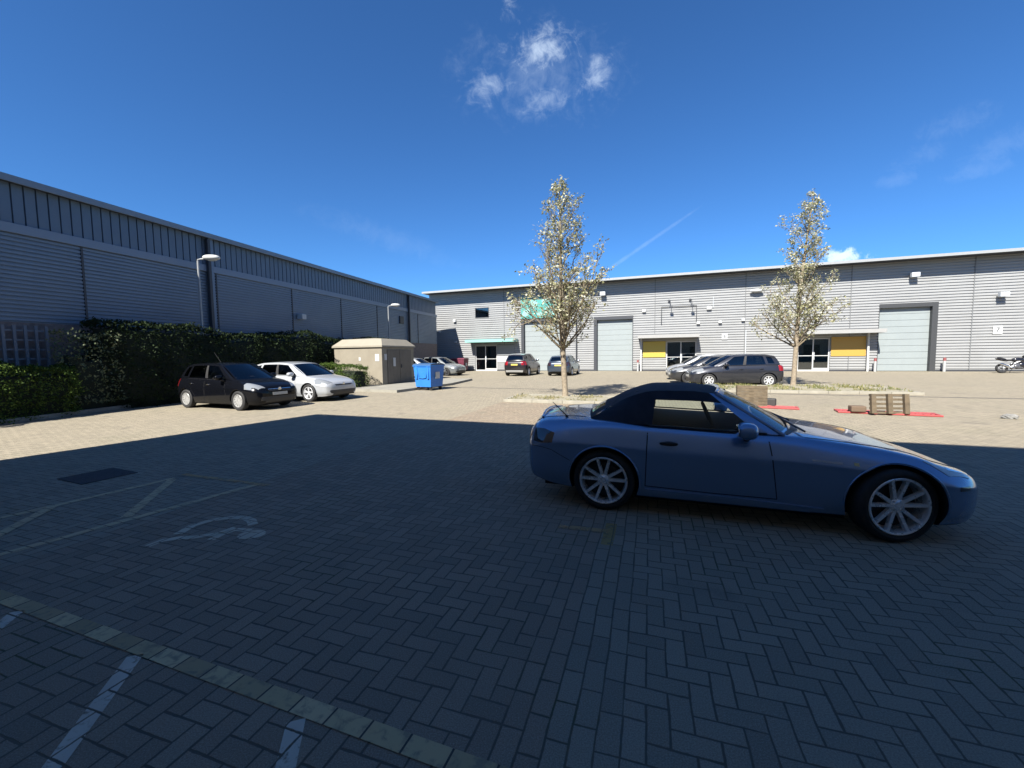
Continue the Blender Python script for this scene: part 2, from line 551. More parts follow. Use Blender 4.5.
def wheelchair_symbol():
    # worn wheelchair symbol, painted on the blocks; drawn in its own plane and laid on the ground
    mb = MB()
    def strip(pts, w):
        pts = [Vector((*q, 0)) for q in pts]
        vs = []; fs = []
        for i, q in enumerate(pts):
            d = (pts[min(i + 1, len(pts) - 1)] - pts[max(i - 1, 0)]).normalized(); n = Vector((-d.y, d.x, 0)) * w / 2
            vs += [q + n, q - n]
        for i in range(len(pts) - 1):
            fs.append((2 * i, 2 * i + 1, 2 * i + 3, 2 * i + 2))
        mb.add(vs, fs)
    # wheel arc, leg and body, as they lie on the ground
    strip([(-3.172, 3.49), (-3.133, 3.60), (-3.03, 3.645), (-2.905, 3.655), (-2.75, 3.717), (-2.66, 3.858)], 0.075)
    strip([(-3.104, 3.728), (-3.112, 3.919), (-3.06, 4.01), (-2.985, 4.07), (-2.90, 4.105), (-2.80, 4.115), (-2.70, 4.09), (-2.61, 4.03), (-2.529, 3.924)], 0.085)
    strip([(-2.704, 3.60), (-2.687, 3.726), (-2.613, 3.815), (-2.47, 3.79)], 0.075)
    mb.add([(-2.40 + 0.12 * math.cos(a), 3.70 + 0.10 * math.sin(a), 0) for a in [R(30 * k) for k in range(12)]], [tuple(range(12))])
    o = mb.build('painted_symbol', SYMBOL_PAINT)
    o.location = (0, 0, 0.004)
    o['kind'] = 'structure'


wheelchair_symbol()
# drainage channel crossing the yard
stripe('drain_channel', (-4.3, 21.55), (26.0, 9.1), 0.16, mat('drain_iron', (0.07, 0.065, 0.06), 0.7))
# ------------------------------------------------------------------ materials
BRICK = mat('dark_brick', (0.16, 0.13, 0.12), 0.85, var=0.25, vscale=8)
SILVER_CLAD = mat('silver_cladding', (0.255, 0.26, 0.262), 0.42, 0.0, 0.5, var=0.05, vscale=0.6, dirt=((0.20, 0.20, 0.19), 0.5, 0.25))
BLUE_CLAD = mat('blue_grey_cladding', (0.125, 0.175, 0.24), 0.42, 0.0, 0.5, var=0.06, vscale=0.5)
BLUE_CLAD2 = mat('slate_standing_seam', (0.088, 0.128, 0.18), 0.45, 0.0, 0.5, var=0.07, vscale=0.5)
TRIM = mat('grey_trim', (0.42, 0.45, 0.48), 0.4, var=0.04)
DARK_TRIM = mat('dark_trim', (0.03, 0.033, 0.04), 0.5)
ROOF_METAL = mat('pale_roof_metal', (0.25, 0.26, 0.265), 0.4, var=0.05)
SHUTTER = mat('pale_shutter', (0.215, 0.243, 0.248), 0.45, var=0.03, vscale=1.5)
TEAL = mat('teal_panel', (0.055, 0.26, 0.235), 0.45)
TEAL_PALE = mat('pale_teal', (0.20, 0.40, 0.37), 0.45)
YELLOW = mat('yellow_panel', (0.36, 0.28, 0.05), 0.45)
OCHRE = mat('ochre_panel', (0.36, 0.22, 0.045), 0.45)
WHITE = mat('white_metal', (0.42, 0.43, 0.43), 0.4, var=0.03)
BLACKP = mat('black_plastic', (0.018, 0.018, 0.02), 0.45)
GLASS_DOOR = glass_mat('door_glass', (0.35, 0.46, 0.46), 0.12)
DARK_ROOM = mat('dark_interior', (0.16, 0.17, 0.17), 0.8)
KERB = mat('kerb_concrete', (0.25, 0.235, 0.195), 0.85, var=0.12, vscale=3, dirt=((0.18, 0.16, 0.13), 2.0, 0.5))
CONC = mat('slab_concrete', (0.21, 0.20, 0.17), 0.88, var=0.15, vscale=2.2, bump=0.2)

# ------------------------------------------------------------------ far building
FB = frame((8, 38.5), -20)


def ribbed_wall(mb, w0, w1, z0, z1, pitch=0.205, depth=0.055, y=0.0, mi=0):
    """horizontal profiled sheet: ribs as real folds, facing local -y"""
    zs = [z0]
    k = math.floor(z0 / pitch)
    pr = [(0.0, 0), (0.54, 0), (0.60, 1), (0.92, 1)]
    def off(z):
        f = (z / pitch) % 1.0
        for (a, b), (c, d) in zip(pr, pr[1:] + [(1.0, 0)]):
            if a <= f <= c + 1e-9:
                return depth * (b + (d - b) * ((f - a) / (c - a) if c > a else 0))
        return 0
    while k * pitch < z1 + pitch:
        for a, _ in pr:
            z = (k + a) * pitch
            if z0 + 1e-4 < z < z1 - 1e-4: zs.append(z)
        k += 1
    zs.append(z1)
    vs = []; fs = []
    for z in zs:
        o = y + off(z)
        vs += [(w0, o, z), (w1, o, z)]
    for q in range(len(zs) - 1):
        fs.append((2 * q, 2 * q + 1, 2 * q + 3, 2 * q + 2))
    mb.add(vs, fs, mi)


fb = thing('warehouse', 'long silver ribbed warehouse with roller doors and canopied entrances behind the parked cars', 'warehouse', (8, 38.5, 0), R(-20))
W0, W1, HT = -17.75, 46.0, 8.05
openings = [(-7.49, -3.55, 0, 5.09), (-0.40, 3.10, 0, 4.98), (20.81, 24.26, 0, 5.02),
            (-12.50, -10.10, 0, 2.62), (5.90, 8.32, 0, 2.62), (15.70, 17.85, 0, 2.62), (-12.41, -10.89, 5.38, 6.41)]
xs = sorted({W0, W1, *[o[0] for o in openings], *[o[1] for o in openings]})
mb = MB()
for a, b in zip(xs[:-1], xs[1:]):
    cuts = sorted([(o[2], o[3]) for o in openings if o[0] <= a + 1e-6 and o[1] >= b - 1e-6])
    z = 0.12
    for c0, c1 in cuts:
        if c0 > z: ribbed_wall(mb, a, b, z, c0)
        z = max(z, c1)
    ribbed_wall(mb, a, b, z, HT)
mb.build('cladding', SILVER_CLAD, fb, fixn=False)
for a, b in ((W0, -12.5), (-10.1, -7.5), (-3.55, -0.4), (3.1, 5.9), (8.32, 15.7), (17.85, 20.81), (24.26, W1)):
    mb = MB(); mb.box(a, b, 0, 0.06, 0.0, 0.117); mb.build('plinth', DARK_TRIM, fb)
mb = MB()
mb.box(W0, W1, 0.5, 0.56, 0.0, 2.6, 0); 
mb.box(W0 + 0.05, W0 + 0.12, 0.05, 30, 0, HT); mb.box(W1 - 0.1, W1, 0.05, 30, 0, HT); mb.box(W0, W1, 29.9, 30, 0, HT)
mb.build('wall', mat('grey_end_wall', (0.4, 0.41, 0.42), 0.5), fb)
mb = MB()
mb.box(W0 - 0.05, W1, -1.12, 30.2, HT + 0.03, HT + 0.10)
mb.box(W0 - 0.05, W1, -1.20, -1.125, HT - 0.03, HT + 0.16)
mb.box(W0 - 0.12, W0 - 0.053, -1.20, 30.2, HT - 0.03, HT + 0.16)
mb.build('roof', ROOF_METAL, fb)
mb = MB(); mb.box(W0 - 0.04, W1, -1.1, 0.3, HT - 0.015, HT + 0.028); mb.build('soffit', DARK_TRIM, fb)
JOINT = mat('joint_grey', (0.12, 0.125, 0.13), 0.5)
for jx in (-9.27, -2.06, 4.93, 11.94, 19.04, 26.13, 33.2):
    mb = MB()
    z0 = 3.0 if jx in (4.93,) else 0.12
    mb.box(jx - 0.025, jx + 0.025, -0.012, 0.03, z0, HT - 0.02); mb.build('joint_strip', JOINT, fb)
mb = MB(); mb.tube([(-2.0, -0.10, 0.1), (-2.0, -0.10, HT - 0.1)], 0.055); mb.build('downpipe', DARK_TRIM, fb, True)
mb = MB(); mb.tube([(12.02, -0.08, 0.1), (12.02, -0.08, 3.4)], 0.03); mb.build('downpipe', TRIM, fb, True)


def roller_door(x0, x1, z1):
    d = MB()
    n = int((z1 - 0.02) / 0.49)
    hgt = (z1 - 0.32) / n
    for k in range(n):
        z = 0.02 + k * hgt
        d.box(x0 + 0.28, x1 - 0.06, 0.30, 0.34, z + 0.012, z + hgt - 0.004, ch=0.008)
    d.box(x0 + 0.28, x1 - 0.06, 0.345, 0.36, 0.02, z1 - 0.3)
    o = d.build('roller_door', SHUTTER, fb)
    f = MB()
    f.box(x0, x0 + 0.28, 0.0, 0.42, 0, z1); f.box(x1 - 0.06, x1, 0.0, 0.42, 0, z1)
    f.box(x0 + 0.281, x1 - 0.061, 0.0, 0.42, z1 - 0.30, z1 - 0.001)
    f.build('door_frame', DARK_TRIM, o)


roller_door(-7.49, -3.55, 5.09); roller_door(-0.40, 3.10, 4.98)
# the right-hand door: reveal on its right side, its shade put into the dark frame colour
d = MB(); n = 10; hgt = (5.02 - 0.3) / n
for k in range(n):
    d.box(20.85, 23.93, 0.30, 0.34, 0.02 + k * hgt + 0.012, 0.02 + (k + 1) * hgt - 0.004, ch=0.008)
d.box(20.85, 23.93, 0.345, 0.36, 0.02, 4.72)
o = d.build('roller_door', SHUTTER, fb)
f = MB(); f.box(20.81, 20.849, 0, 0.42, 0, 5.02); f.box(23.931, 24.26, 0.0, 0.42, 0, 5.02); f.box(20.85, 23.93, 0, 0.42, 4.72, 5.02)
f.build('door_frame', mat('shaded_reveal_frame', (0.035, 0.037, 0.04), 0.5), o)


CANOPY = mat('canopy_grey', (0.26, 0.26, 0.255), 0.45, var=0.05)


def entrance(x0, xm, x1, px1, can0, can1, can_mat, panel_mat, panel_z, left_panel=None, post=None):
    fr = MB()
    fw = 0.085
    for x in (x0, xm, x1 - fw):
        fr.box(x, x + fw, 0.10, 0.17, 0.0, 2.6)
    fr.box(x0 + fw, xm, 0.10, 0.17, 2.52, 2.6); fr.box(xm + fw, x1 - fw, 0.10, 0.17, 2.52, 2.6)
    fr.box(x0 + fw, xm, 0.10, 0.17, 0.0, 0.12); fr.box(xm + fw, x1 - fw, 0.10, 0.17, 0.0, 0.26)
    fr.box(x0 + fw, xm, 0.115, 0.155, 1.20, 1.25); fr.box(xm + fw, x1 - fw, 0.115, 0.155, 1.20, 1.25)
    e = fr.build('entrance_door', WHITE, fb)
    g = MB(); g.box(x0 + fw, xm, 0.13, 0.135, 0.125, 2.515); g.box(xm + fw, x1 - fw, 0.13, 0.135, 0.265, 2.515)
    g.build('glass', GLASS_DOOR, e)
    b = MB(); b.box(x0, x1, 1.2, 1.25, 0.0, 2.6); b.box(x0, x1, 0.2, 1.2, 2.62, 2.66); b.box(x0 + 0.1, x0 + 0.7, 0.9, 1.15, 0, 1.1)
    b.build('lobby', DARK_ROOM, e)
    h = MB(); h.tube([(xm + 0.12, 0.07, 0.9), (xm + 0.12, 0.07, 1.5)], 0.02); h.build('handle', TRIM, e, True)
    cz = 2.92
    k = MB()
    k.box(can0, can1, -1.25, -0.002, cz, cz + 0.10); k.box(can0, can1, -1.30, -1.252, cz - 0.04, cz + 0.24)
    k.box(can0 - 0.05, can0 - 0.002, -1.30, -0.002, cz - 0.04, cz + 0.24); k.box(can1 + 0.002, can1 + 0.05, -1.30, -0.002, cz - 0.04, cz + 0.24)
    k.build('canopy', can_mat, fb)
    if panel_mat:
        pb = MB()
        a, b_ = left_panel if left_panel else (x1 + 0.05, px1)
        pb.box(a, b_, -0.05, -0.004, panel_z[0], panel_z[1], ch=0.01)
        pb.build('coloured_panel', panel_mat, fb)
    for q in (post or []):
        pm = MB(); pm.box(q - 0.06, q + 0.06, -0.30, -0.18, 0, cz - 0.005, ch=0.01); pm.build('canopy_post', WHITE, fb)


entrance(-12.50, -11.42, -10.10, -8.2, -12.95, -7.85, TEAL_PALE, mat('grey_panel', (0.19, 0.20, 0.21), 0.5), (1.55, 2.62))
entrance(5.90, 7.05, 8.32, 0, 3.62, 8.40, CANOPY, YELLOW, (1.22, 2.62), left_panel=(3.95, 5.84), post=[3.80])
entrance(15.70, 16.72, 17.85, 20.1, 15.4, 20.78, CANOPY, OCHRE, (1.17, 2.66), post=[20.16])
mb = MB(); mb.box(-10.05, -8.3, -0.03, -0.004, 0.9, 1.45, ch=0.008); mb.build('coloured_panel', WHITE, fb)
# upper window
fr = MB(); a, b, c0, c1 = -12.41, -10.89, 5.38, 6.41
fr.box(a, a + .06, -0.01, 0.09, c0, c1); fr.box(b - .06, b, -0.01, 0.09, c0, c1); fr.box(a + .06, b - .06, -0.01, 0.09, c1 - .06, c1); fr.box(a + .06, b - .06, -0.01, 0.09, c0, c0 + .06)
w = fr.build('window', DARK_TRIM, fb)
g = MB(); g.box(a + .06, b - .06, 0.05, 0.055, c0 + .06, c1 - .06); g.build('pane', GLASS_DOOR, w)
g = MB(); g.box(a, b, 0.8, 0.85, c0 - .1, c1 + .1); g.build('backing', DARK_ROOM, w)
# small fixtures on the wall
for x, z, s, m_ in [(-14.73, 5.19, 0.30, WHITE), (-16.5, 4.11, 0.18, TRIM), (-14.66, 3.01, 0.18, WHITE), (4.01, 5.32, 0.30, WHITE), (9.23, 5.32, 0.36, WHITE), (8.41, 4.1, 0.26, WHITE),
                    (10.09, 4.12, 0.26, WHITE), (11.79, 4.22, 0.24, TRIM)]:
    b = MB(); b.box(x - s / 2, x + s / 2, -0.20, -0.002, z - s * 0.4, z + s * 0.4, ch=0.03); b.build('alarm_box', m_, fb)
for x, z in [(22.67, 6.99), (27.52, 5.3), (0.45, 7.0)]:
    b = MB(); b.box(x - 0.24, x + 0.24, -0.50, -0.22, z - 0.16, z + 0.16, ch=0.03); b.box(x - 0.06, x + 0.06, -0.22, -0.002, z - 0.08, z + 0.08)
    b.build('floodlight', TRIM, fb)
b = MB(); b.tube([(12.68, -0.002, 6.5), (12.68, -0.2, 6.5)], 0.03); b.ball((12.68, -0.28, 6.52), (0.50, 0.20, 0.15)); b.build('floodlight', WHITE, fb, True)
b = MB(); b.tube([(9.55, -0.03, 5.35), (9.55, -0.03, 6.25)], 0.02); b.build('conduit', TRIM, fb)
# empty sign frame with two lamps over the middle entrance
b = MB()
b.tube([(5.47, -0.09, 4.1), (5.47, -0.09, 5.58), (8.27, -0.09, 5.58), (8.27, -0.09, 4.2)], 0.03, 6); b.build('sign_bracket', DARK_TRIM, fb)
for x in (6.07, 7.75):
    b = MB(); b.tube([(x, -0.05, 6.1), (x + 0.1, -0.6, 6.0), (x + 0.14, -0.62, 5.6)], 0.025, 6); b.box(x + 0.02, x + 0.28, -0.70, -0.50, 5.42, 5.58, ch=0.02); b.box(x - 0.08, x + 0.08, -0.1, -0.002, 6.0, 6.18)
    b.build('sign_lamp', DARK_TRIM, fb)


def text_mesh(name, s, size, material, parent, loc, rot, ext=0.004):
    cu = bpy.data.curves.new(name, 'FONT'); cu.body = s; cu.size = size; cu.extrude = ext; cu.align_x = 'CENTER'; cu.align_y = 'CENTER'
    tmp = bpy.data.objects.new(name, cu); C.objects.link(tmp)
    dg = bpy.context.evaluated_depsgraph_get()
    me = bpy.data.meshes.new_from_object(tmp.evaluated_get(dg))
    bpy.data.objects.remove(tmp)
    me.materials.clear(); me.materials.append(material)
    o = link(bpy.data.objects.new(name, me), parent)
    o.location = loc; o.rotation_euler = rot
    return o


def wall_sign(x, z, wdt, hgt, ch, label):
    p = FB @ Vector((x, -0.01, z))
    b = MB(); b.box(-wdt / 2, wdt / 2, -0.03, -0.004, -hgt / 2, hgt / 2, ch=0.006)
    o = b.build('unit_number_sign', WHITE); o.location = p; o.rotation_euler = (0, 0, R(-20))
    tag(o, label, 'sign', 'unit number signs')
    text_mesh('digit', ch, hgt * 0.8, DARK_TRIM, o, (0, -0.034, 0), (R(90), 0, 0))


wall_sign(10.46, 2.90, 0.42, 0.48, '6', 'small white unit number sign on the silver wall above the dark hatchback')
wall_sign(27.51, 2.89, 0.5, 0.56, '7', 'small white unit number sign on the silver wall above the motorbike')
# teal sign over the first roller door, with pale abstract shapes
p = FB @ Vector((-5.62, -0.02, 6.12))
b = MB(); b.box(-1.84, 1.84, -0.06, -0.004, -1.02, 1.08, ch=0.01)
o = b.build('sign_board', TEAL); o.location = p; o.rotation_euler = (0, 0, R(-20))
tag(o, 'large teal sign board above the roller door behind the tree on the left', 'sign')
b = MB()
for cx, cz, rx, rz, rot in [(-0.55, 0.35, 0.42, 0.36, 0.3), (-1.25, -0.45, 0.5, 0.30, 0.5), (1.1, -0.35, 0.55, 0.42, -0.6), (0.75, 0.62, 0.5, 0.22, 0.1), (0.1, -0.65, 0.3, 0.2, 0.0)]:
    n = 18
    vs = []
    for q in range(n):
        a = 2 * math.pi * q / n
        x, z = rx * math.cos(a), rz * math.sin(a)
        vs.append((cx + x * math.cos(rot) - z * math.sin(rot), cz + x * math.sin(rot) + z * math.cos(rot)))
    b.prism(vs, 0.0, 0.006, M=Matrix(((1, 0, 0, 0), (0, 0, -1, -0.061), (0, 1, 0, 0), (0, 0, 0, 1))))
b.build('pale_shape', TEAL_PALE, o)


# ------------------------------------------------------------------ left building (scaled 0.96 about the eye from the fitted plane)
K = 0.93
LP = (-15.2 * K, 15.0 * K)
LB_A = 76
def LZ(z): return CAM_H + (z - CAM_H) * K
LBM = frame(LP, LB_A)
lb = thing('warehouse', 'dark blue grey warehouse in its own shade along the left side of the yard', 'warehouse', (LP[0], LP[1], 0), R(LB_A))
L0, L1 = -26.0, 30.2 * K
zR, zT, zC = LZ(7.17), LZ(5.93), LZ(2.85)
# local -y faces the yard? local x runs away from the camera, local y to its left -> yard is on -y
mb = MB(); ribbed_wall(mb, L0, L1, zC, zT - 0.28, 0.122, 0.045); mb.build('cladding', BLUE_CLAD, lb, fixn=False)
mb = MB()
pitch = 0.275
n = int((L1 - L0) / pitch)
for k in range(n):                       # upright standing-seam panels
    x = L0 + k * pitch
    mb.add([(x, 0.0, zT), (x + pitch - 0.042, 0.0, zT), (x + pitch - 0.036, 0.05, zT), (x + pitch - 0.006, 0.05, zT), (x + pitch, 0, zT),
            (x, 0.0, zR), (x + pitch - 0.042, 0.0, zR), (x + pitch - 0.036, 0.05, zR), (x + pitch - 0.006, 0.05, zR), (x + pitch, 0, zR)],
           [(0, 1, 6, 5), (1, 2, 7, 6), (2, 3, 8, 7), (3, 4, 9, 8)])
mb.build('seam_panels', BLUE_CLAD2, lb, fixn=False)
mb = MB(); mb.box(L0, L1, -0.06, 0.05, zT - 0.28, zT, ch=0.012); mb.build('trim_band', mat('blue_trim', (0.155, 0.20, 0.26), 0.4), lb)
mb = MB()
mb.box(L0, L1 + 0.2, -0.20, 24, zR + 0.08, zR + 0.14); mb.box(L0, L1 + 0.2, -0.26, -0.202, zR - 0.03, zR + 0.17, ch=0.01)
mb.build('roof', mat('blue_roof_metal', (0.15, 0.19, 0.235), 0.4), lb)
mb = MB(); mb.box(L0, L1 + 0.19, -0.198, 0.1, zR + 0.002, zR + 0.078); mb.build('soffit', DARK_TRIM, lb)
mb = MB(); mb.box(L0, L1, 0.02, 0.20, 0.0, zC); mb.build('plinth', BRICK, lb)
mb = MB(); mb.box(L0, L1, 23.8, 24, 0, zR); mb.box(L1 - 0.2, L1 - 0.002, 0.2, 23.8, 0, zR); mb.box(L0, L0 + 0.2, 0.2, 23.8, 0, zR); mb.build('wall', BLUE_CLAD2, lb)
for s in (-9.4, -4.7, 0.03, 5.15, 9.9, 14.39, 18.87, 25.9):
    s *= K
    mb = MB(); mb.box(s - 0.03, s + 0.03, -0.015, 0.03, zC, zT - 0.29); mb.build('joint_strip', DARK_TRIM, lb)
for s in (4.78, 23.99):
    s *= K
    mb = MB(); mb.box(s - 0.13, s + 0.0, -0.20, -0.065, 0.0, zR - 0.06, ch=0.02); mb.build('downpipe', DARK_TRIM, lb)
    mb = MB(); mb.box(s + 0.004, s + 0.18, -0.10, -0.062, zC, zR - 0.01); mb.build('cover_strip', BLUE_CLAD, lb)
s, z = 10.39 * K, LZ(4.03)
mb = MB(); mb.box(s - 0.16, s + 0.16, -0.36, -0.002, z - 0.14, z + 0.14, ch=0.03); mb.build('alarm_box', WHITE, lb)
s, z = 22.65 * K, LZ(4.8)
mb = MB(); mb.box(s - 0.3, s + 0.3, -0.10, -0.002, z - 0.3, z + 0.3); mb.build('vent', DARK_TRIM, lb)

# lattice screen at the far left, standing just in front of the wall
ls = MB()
for k in range(20):
    x = -1.15 - k * 0.235
    ls.box(x - 0.035, x + 0.035, -0.02, 0.02, 0.0, 2.66)
for k in range(9):
    z = 0.25 + k * 0.28
    ls.box(-5.65, -1.1, 0.022, 0.045, z, z + 0.05)
o = ls.build('lattice_screen', mat('pale_lattice', (0.13, 0.15, 0.18), 0.6)); o.matrix_world = LBM @ Matrix.Translation((0, -0.22, 0))
tag(o, 'pale lattice screen against the shaded wall at the left edge', 'lattice')

# ------------------------------------------------------------------ the building behind the camera (throws the big shadow)
nb = thing('office_building', 'unseen building right behind the camera, buff clad to bounce warm light, its shadow covering the near yard', 'building', (-10.39, 3.20, 0), R(-20.3))
NH = 9.82 * math.tan(SUN_EL)
mb = MB(); ribbed_wall(mb, 0.0, 75.0, 0.6, NH - 0.3, 0.3, 0.05); 
# the profile faces local -y; this facade faces +y, so turn it round
mb.v = [(75.0 - x, -y, z) for x, y, z in mb.v]
mb.build('cladding', mat('warm_bounce_cladding', (0.52, 0.43, 0.33), 0.5), nb, fixn=False)  # unseen facade coloured pale and warm to bounce fill light into the shade
mb = MB(); mb.box(0, 75, -22, -0.12, 0.0, NH - 0.32); mb.box(0, 75, -22, 0.0, NH - 0.32, NH, ch=0.02); mb.box(0, 75, -0.118, 0.01, 0, 0.6)
mb.build('wall', mat('slate_wall', (0.12, 0.13, 0.15), 0.6), nb)
for k in range(12):
    x = 4 + k * 5.6
    if 9.2 < x < 14: continue
    f = MB(); f.box(x, x + 2.2, 0.0, 0.05, 1.0, 2.6, ch=0.02); wn = f.build('window', DARK_TRIM, nb)
    g = MB(); g.box(x + .08, x + 2.12, 0.052, 0.06, 1.08, 2.52); g.build('pane', mat('dark_pane', (0.03, 0.035, 0.04), 0.08), wn)

# ------------------------------------------------------------------ kerbs, islands, slab
def kerb_line(name, pts, w, h, material, kind='structure'):
    m_ = MB()
    for (a, b) in zip(pts[:-1], pts[1:]):
        a, b = Vector((*a, 0)), Vector((*b, 0)); L = (b - a).length; ang = math.atan2(b.y - a.y, b.x - a.x)
        Mx = Matrix.Translation(a) @ Matrix.Rotation(ang, 4, 'Z')
        nseg = max(1, int(L / 0.9))
        for q in range(nseg):
            m_.box(q * L / nseg + 0.004, (q + 1) * L / nseg - 0.004, 0, w, 0, h, M=Mx, ch=0.012)
    o = m_.build(name, material)
    if kind: o['kind'] = kind
    return o


kerb_line('kerb', [(-15.0, 0.2), (-13.04, 10.49), (-12.6, 15.59), (-11.2, 21.0), (-9.4, 20.4)], 0.13, 0.12, KERB)
soil = mat('planting_soil', (0.16, 0.13, 0.09), 0.95, var=0.4, vscale=5, bump=0.5, bscale=20)
quad_sheet('planting_bed', [(-16.6, 0.2), (-15.05, 0.2), (-13.15, 10.5), (-12.72, 15.6), (-11.3, 21.0), (-11.0, 29.0), (-11.6, 29.2), (-15.4, 13.0)], 0.06, soil)

gravel = mat('island_gravel', (0.23, 0.21, 0.155), 0.95, var=0.45, vscale=9, bump=0.6, bscale=45, dirt=((0.20, 0.17, 0.09), 1.6, 0.8))


def island(u0, u1, v0, v1, skew=0.0):
    pts = [uv2xy(u0, v0), uv2xy(u1, v0 + skew), uv2xy(u1, v1 + skew), uv2xy(u0, v1)]
    quad_sheet('planting_bed', pts, 0.10, gravel)
    kerb_line('kerb', pts + [pts[0]], 0.12, 0.108, KERB)
    return pts


island(-4.75, -0.6, 13.35, 15.3, -0.25)
island(1.6, 9.2, 18.35, 21.9, 0.0)
slab = MB(); poly = [uv2xy(-15.6, 16.35), uv2xy(-10.58, 15.75), uv2xy(-10.2, 20.3), uv2xy(-10.8, 24.5), uv2xy(-16.5, 24.5)]
slab.prism(poly, 0.0, 0.12); o = slab.build('concrete_slab', CONC); o['kind'] = 'structure'
# ------------------------------------------------------------------ vegetation
def leaf_cloud(name, pts, normals, size, material, parent=None, seed=1, aspect=0.55, spread=0.9, fold=0.25):
    """many leaf blades (two folded faces each) at pts, facing about the given normals"""
    r = np.random.default_rng(seed)
    n = len(pts)
    pts = np.asarray(pts, float); nm = np.asarray(normals, float) + r.normal(0, spread, (n, 3))
    nm /= np.linalg.norm(nm, axis=1, keepdims=True) + 1e-9
    a = np.cross(nm, r.normal(0, 1, (n, 3))); a /= np.linalg.norm(a, axis=1, keepdims=True) + 1e-9
    b = np.cross(nm, a)
    s = (size[0] + (size[1] - size[0]) * r.random((n, 1)))
    L = a * s; Wd = b * s * aspect * 0.5; up = nm * s * fold * 0.4
    V = np.empty((n, 6, 3))
    V[:, 0] = pts; V[:, 1] = pts + L * 0.5 + Wd + up; V[:, 2] = pts + L; V[:, 3] = pts + L * 0.5 - Wd + up
    V[:, 4] = pts + L * 0.18; V[:, 5] = pts + L * 0.82
    idx = np.arange(n)[:, None] * 6
    F = np.concatenate([idx + np.array([[0, 2, 1]]), idx + np.array([[0, 3, 2]])])
    me = bpy.data.meshes.new(name)
    V4 = V[:, :4].reshape(-1, 3); idx = np.arange(n)[:, None] * 4
    F = np.concatenate([idx + np.array([[0, 2, 1]]), idx + np.array([[0, 3, 2]])])
    me.vertices.add(len(V4)); me.vertices.foreach_set('co', V4.ravel())
    me.loops.add(F.size); me.loops.foreach_set('vertex_index', F.ravel().astype(np.int32))
    me.polygons.add(len(F)); me.polygons.foreach_set('loop_start', (np.arange(len(F)) * 3).astype(np.int32)); me.polygons.foreach_set('loop_total', np.full(len(F), 3, np.int32))
    me.update(calc_edges=True); me.validate()
    me.materials.append(material)
    return link(bpy.data.objects.new(name, me), parent)


def fnoise(p, seed=0.0):
    x, y, z = p
    return (math.sin(x * 1.7 + seed) * math.cos(y * 2.3 - seed * 1.3) + 0.6 * math.sin(x * 3.9 + z * 3.1 + seed * 2) + 0.4 * math.cos(y * 5.3 + z * 4.7 - seed)) / 2.0


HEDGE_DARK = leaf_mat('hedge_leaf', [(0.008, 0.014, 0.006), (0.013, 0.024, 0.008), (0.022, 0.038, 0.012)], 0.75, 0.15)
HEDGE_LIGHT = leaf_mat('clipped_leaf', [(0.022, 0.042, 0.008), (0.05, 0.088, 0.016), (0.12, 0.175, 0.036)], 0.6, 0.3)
PALE_LEAF = leaf_mat('pale_leaf', [(0.05, 0.07, 0.03), (0.10, 0.125, 0.065), (0.17, 0.19, 0.115)], 0.55, 0.25)
CORE = mat('hedge_core', (0.012, 0.018, 0.009), 0.95)


